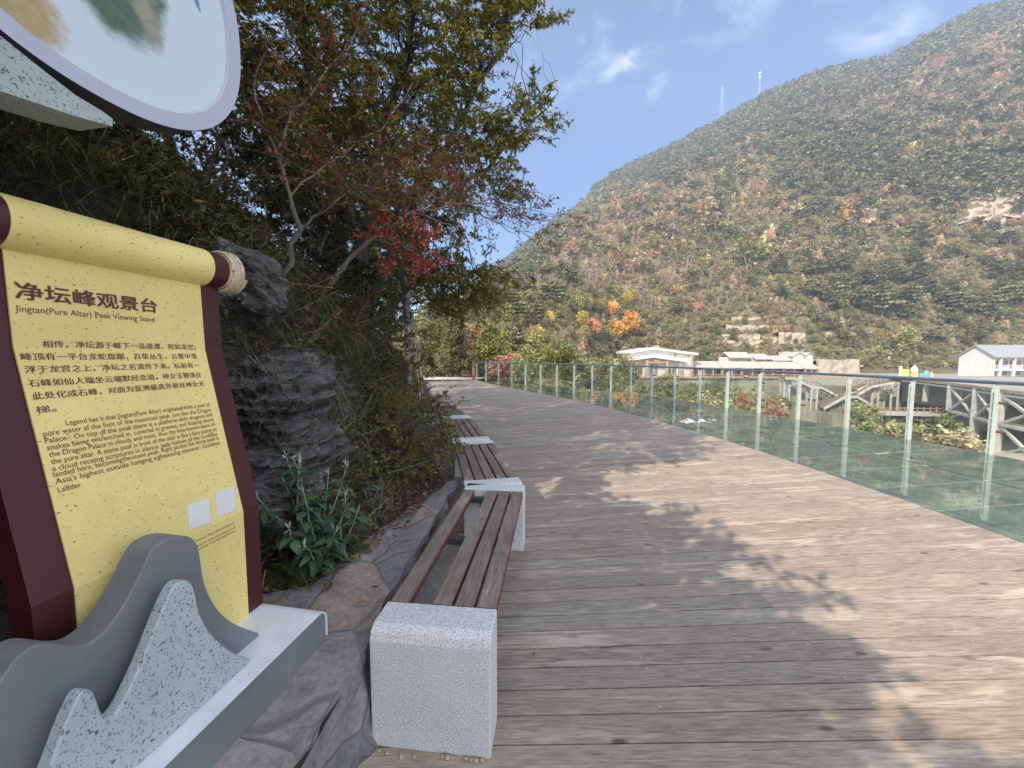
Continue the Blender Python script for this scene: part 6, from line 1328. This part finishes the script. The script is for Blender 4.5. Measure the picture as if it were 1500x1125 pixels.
def toys():
    def lathe(m, c, prof, n=16):
        v = [(c[0]+r*math.cos(2*math.pi*k/n), c[1]+r*math.sin(2*math.pi*k/n), c[2]+z) for r, z in prof for k in range(n)]; f = [(i*n+k, i*n+(k+1) % n, (i+1)*n+(k+1) % n, (i+1)*n+k) for i in range(len(prof)-1) for k in range(n)]; m.add(v, f)
    Y = 92.; c = P(1325.5, 551.5, Y); r = thing('play_drum', c, 'yellow barrel shaped play structure on the terrace', 'play structure'); m = MB(); lathe(m, c, [(0.01, 0), (.6, 0), (.72, .6), (.72, 1.3), (.55, 1.75), (.01, 1.8)]); m.build('barrel', M['toyyellow'], r, smooth=True); m = MB(); lathe(m, c+np.array([-.85, .3, 0]), [(.01, 0), (.3, 0), (.22, 1.3), (.35, 1.6), (.33, 2.3), (.01, 2.5)]); m.build('white_figure', M['white'], r, smooth=True)
    c = P(1338.5, 551.5, Y); r = thing('play_tower', c, 'white domed play tower with yellow base on the terrace', 'play structure'); m = MB(); lathe(m, c, [(.01, 1.0), (.5, 1.0), (.7, 1.4), (.6, 1.9), (.35, 2.3), (.1, 2.7), (.01, 2.75)]); m.build('dome', M['white'], r, smooth=True); m = MB(); lathe(m, c+np.array([.1, 0, 0]), [(.01, 0), (.7, 0), (.6, 1.05), (.01, 1.1)]); m.build('base', M['toyyellow'], r, smooth=True)
    c = P(1356, 552, Y); r = thing('play_dome', c, 'blue domed play structure with yellow cone beside it', 'play structure'); m = MB(); lathe(m, c, [(.01, 0), (.75, 0), (.8, .6), (.5, 1.1), (.35, 1.4), (.01, 1.6)]); lathe(m, c+np.array([-.95, .2, 0]), [(.01, 0), (.4, 0), (.4, .5), (.2, .85), (.01, .9)]); m.build('dome', M['toyblue'], r, smooth=True); m = MB(); lathe(m, c+np.array([1.3, 0, 0]), [(.01, 0), (.45, 0), (.42, .5), (.2, .8), (.15, 1.1), (.01, 1.2)]); m.build('cone', M['toyyellow'], r, smooth=True)
M['toyyellow'] = mat('toy_yellow', (.72, .55, .10), .5, .1); M['toyblue'] = mat('toy_blue', (.10, .35, .50), .5, .1)
toys()
def stone_terraces():
    for i, (x0, x1, y0, y1) in enumerate(((1056, 1112, 484, 497), (1062, 1098, 474, 483), (1100, 1124, 476, 484), (1058, 1116, 499, 505), (1140, 1178, 487, 500), (1116, 1138, 493, 499), (1160, 1183, 504, 512), (1205, 1265, 487, 491), (1070, 1120, 464, 469), (1140, 1175, 515, 521), (1196, 1258, 527, 545))):
        y0 = max(y0, y1-7.5) if i not in (4, 10) else y0
        q = terrain_hit((x0+x1)/2, y1); Y = q[1]-1.2; a, b = px2x(x0, Y), px2x(x1, Y); zt, zb = P(x0, y0, Y)[2], P(x0, y1, Y)[2]-.8; n = max(6, int((b-a)/1.0)); v = []; f = []
        for k in range(n+1):
            x = a+(b-a)*k/n; hh = zt-.05+.3*float(vn(x*.8, i*3., 0)); ins = .5*float(vn(x*.7, 5., i))
            for j in range(5): v.append((x, Y+ins+.12*j+.3*float(vn(x*2.1, j*1.7, i)), zb+(hh-zb)*j/4))
            v.append((x, Y+4.5, hh-.1))
        for k in range(n):
            for j in range(5): f.append((k*6+j, k*6+j+1, k*6+j+7, k*6+j+6))
        m = MB(); m.add(v, f); o = m.build('terrace_wall', M['palerock']); where = ['longest step above the tiled houses', 'upper left step', 'upper right step', 'lowest left step', 'tall step right of the middle', 'short middle step', 'short step above the right end of the row', 'thin ledge far to the right', 'topmost ledge', 'low step just above the pale houses', 'bare cut bank right of the tiled row'][i]
        tag(o, f'pale stone terrace wall, {where}', 'wall', 'pale stone terrace walls on the slope')
    # bare cliffs
    for i, (poly, lab) in enumerate((([(1398, 330), (1412, 316), (1425, 292), (1440, 282), (1462, 274), (1484, 276), (1500, 282), (1515, 300), (1508, 322), (1478, 318), (1470, 345), (1455, 360), (1440, 352), (1436, 330), (1420, 326)], 'pale stepped limestone cliff among the pines at right'), ([(1474, 36), (1490, 27), (1512, 24), (1530, 40), (1505, 46)], 'small white crag near the top right of the mountain'), ([(1360, 252), (1372, 247), (1380, 252), (1378, 264), (1364, 262)], 'small orange landslip scar under the pines'))):
        c = np.mean(poly, 0); V = []; Fq = []; pts = [np.array(p, float) for p in poly]; rings = 7; n = 5*len(pts); bd = [pts[k//5]*(1-(k % 5)/5)+pts[(k//5+1) % len(pts)]*(k % 5)/5 for k in range(n)]
        for j in range(rings+1):
            for k in range(n):
                e = c+(bd[k]-c)*(1-j/rings*.985)*(1+.05*math.sin(k*2.3)); q = terrain_hit(*e); tow = unit(np.array([0, 0, EYE])-q); d_ = 2.2*min(1, j*.8)+2.0*float(vn(q[0]*.25, q[1]*.2, q[2]*.6))+1.1*float(vn(q[0]*.8, 1., q[2]*1.2)); V.append(q+tow*(d_-.8*(j == 0)))
        for j in range(rings):
            for k in range(n): Fq.append((j*n+k, j*n+(k+1) % n, (j+1)*n+(k+1) % n, (j+1)*n+k))
        o = mesh_np('cliff', np.array(V), np.array(Fq), M['palerock'] if i < 2 else M['scar'], None, None, False); tag(o, lab, 'cliff')
M['scar'] = mat('orange_scar', (.42, .25, .16), .95, .3, .3)
stone_terraces()
def pylons():
    def mast(px, y0, y1, wb, label, arms):
        q = terrain_hit(px, y1+2); Y = q[1]; zb, zt = q[2]-2, P(px, y0, Y)[2]; x = q[0]; H_ = zt-zb; r = thing('lattice_pylon' if arms else 'antenna_mast', (x, Y, zb), label, 'pylon' if arms else 'mast'); m = MB(); n = 9; w = lambda t: wb*(1-t)**1.2+.5
        for k in range(n):
            t0, t1 = k/n, (k+1)/n
            for a, b in ((-1, -1), (1, -1), (1, 1), (-1, 1)): m.bar((x+a*w(t0)/2, Y+b*w(t0)/2, zb+H_*t0), (x+a*w(t1)/2, Y+b*w(t1)/2, zb+H_*t1), .20, .20)
            for b in (-1, 1):
                for a in (-1, 1): m.bar((x+a*w(t0)/2, Y+b*w(t0)/2, zb+H_*t0), (x-a*w(t1)/2, Y+b*w(t1)/2, zb+H_*t1), .10, .10)
        m.build('tower', M['pylon'], r); m = MB()
        if arms:
            for t, l in ((.70, 4.5), (.82, 4.), (.93, 3.2)): m.bar((x-l, Y, zb+H_*t), (x+l, Y, zb+H_*t), .3, .45); m.bar((x-l, Y, zb+H_*t), (x, Y, zb+H_*(t+.05)), .2, .2); m.bar((x+l, Y, zb+H_*t), (x, Y, zb+H_*(t+.05)), .2, .2)
            m.build('cross_arms', M['pylon'], r)
        else:
            for t in (.78, .95):
                for k in range(3): a = k*2.1; m = MB(); m.box((x+1.2*math.cos(a), Y+1.2*math.sin(a), zb+H_*t), (.7, .5, 2.6)); m.build('antenna_panel', M['white'], r)
    mast(1057, 126, 165, 5.0, 'grey lattice power pylon on the left of the ridge', True); mast(1112, 105, 134, 2.4, 'white antenna mast on the ridge right of the pylon', False)
    q = terrain_hit(1201, 484); p = P(1201, 484, q[1]); m = MB(); t = P(1201, 455, q[1]); m.tube([p-np.array([0, 0, 1]), t], [.2, .14], 8); m.bar(t-np.array([1.2, 0, .8]), t+np.array([1.2, 0, -.8]), .15, .15); m.bar(t-np.array([.9, 0, 1.8]), t+np.array([.9, 0, -1.8]), .15, .15); o = m.build('power_pole', M['concpole']); tag(o, 'pale concrete power pole on the slope right of the stone terraces', 'pole')
M['pylon'] = mat('galvanised_lattice', (.32, .35, .40), .5, .1)
pylons()
def far_end():
    a = [(-9, 23.9), (-2.2, 23.9), (-1.7, 26.5), (-9, 27.5)]; m = MB(); m.add([(x, y, -.004) for x, y in a], [(0, 1, 2, 3)]); structure(m.build('path', M['palepath']))
    r = thing('timber_fence', (-2.3, 23.4, 0), 'red brown timber fence post and rails at the far end of the railing', 'fence')
    for y in (23.45, 24.3, 25.2): m = MB(); m.bar((-2.35-.08*(y-23.4), y, -.05), (-2.35-.08*(y-23.4), y, 1.22), .13, .13); m.build('fence_post', M['redfence'], r)
    for z in (.25, .65, 1.05): m = MB(); m.bar((-2.35, 23.45, z), (-2.5, 25.2, z), .05, .12); m.build('fence_rail', M['redfence'], r)
M['palepath'] = mat('pale_paving', (.50, .48, .45), .9, .12, 3)
far_end()
# ------------------------------------------------------------------ the air of the valley
def haze():
    m = bpy.data.materials.new('valley_air'); m.use_nodes = True; t = m.node_tree
    for n in list(t.nodes):
        if n.type == 'BSDF_PRINCIPLED': t.nodes.remove(n)
    v = nd(t, 'ShaderNodeVolumePrincipled', Density=HAZE); v.inputs['Color'].default_value = (.58, .73, 1, 1); v.inputs['Anisotropy'].default_value = .1
    t.links.new(v.outputs[0], t.nodes['Material Output'].inputs['Volume'])
    b = MB(); box6(b, -760, 1400, -520, 690, -40, 440); o = b.build('haze', m); tag(o, kind='stuff')
HAZE = .00072
haze()
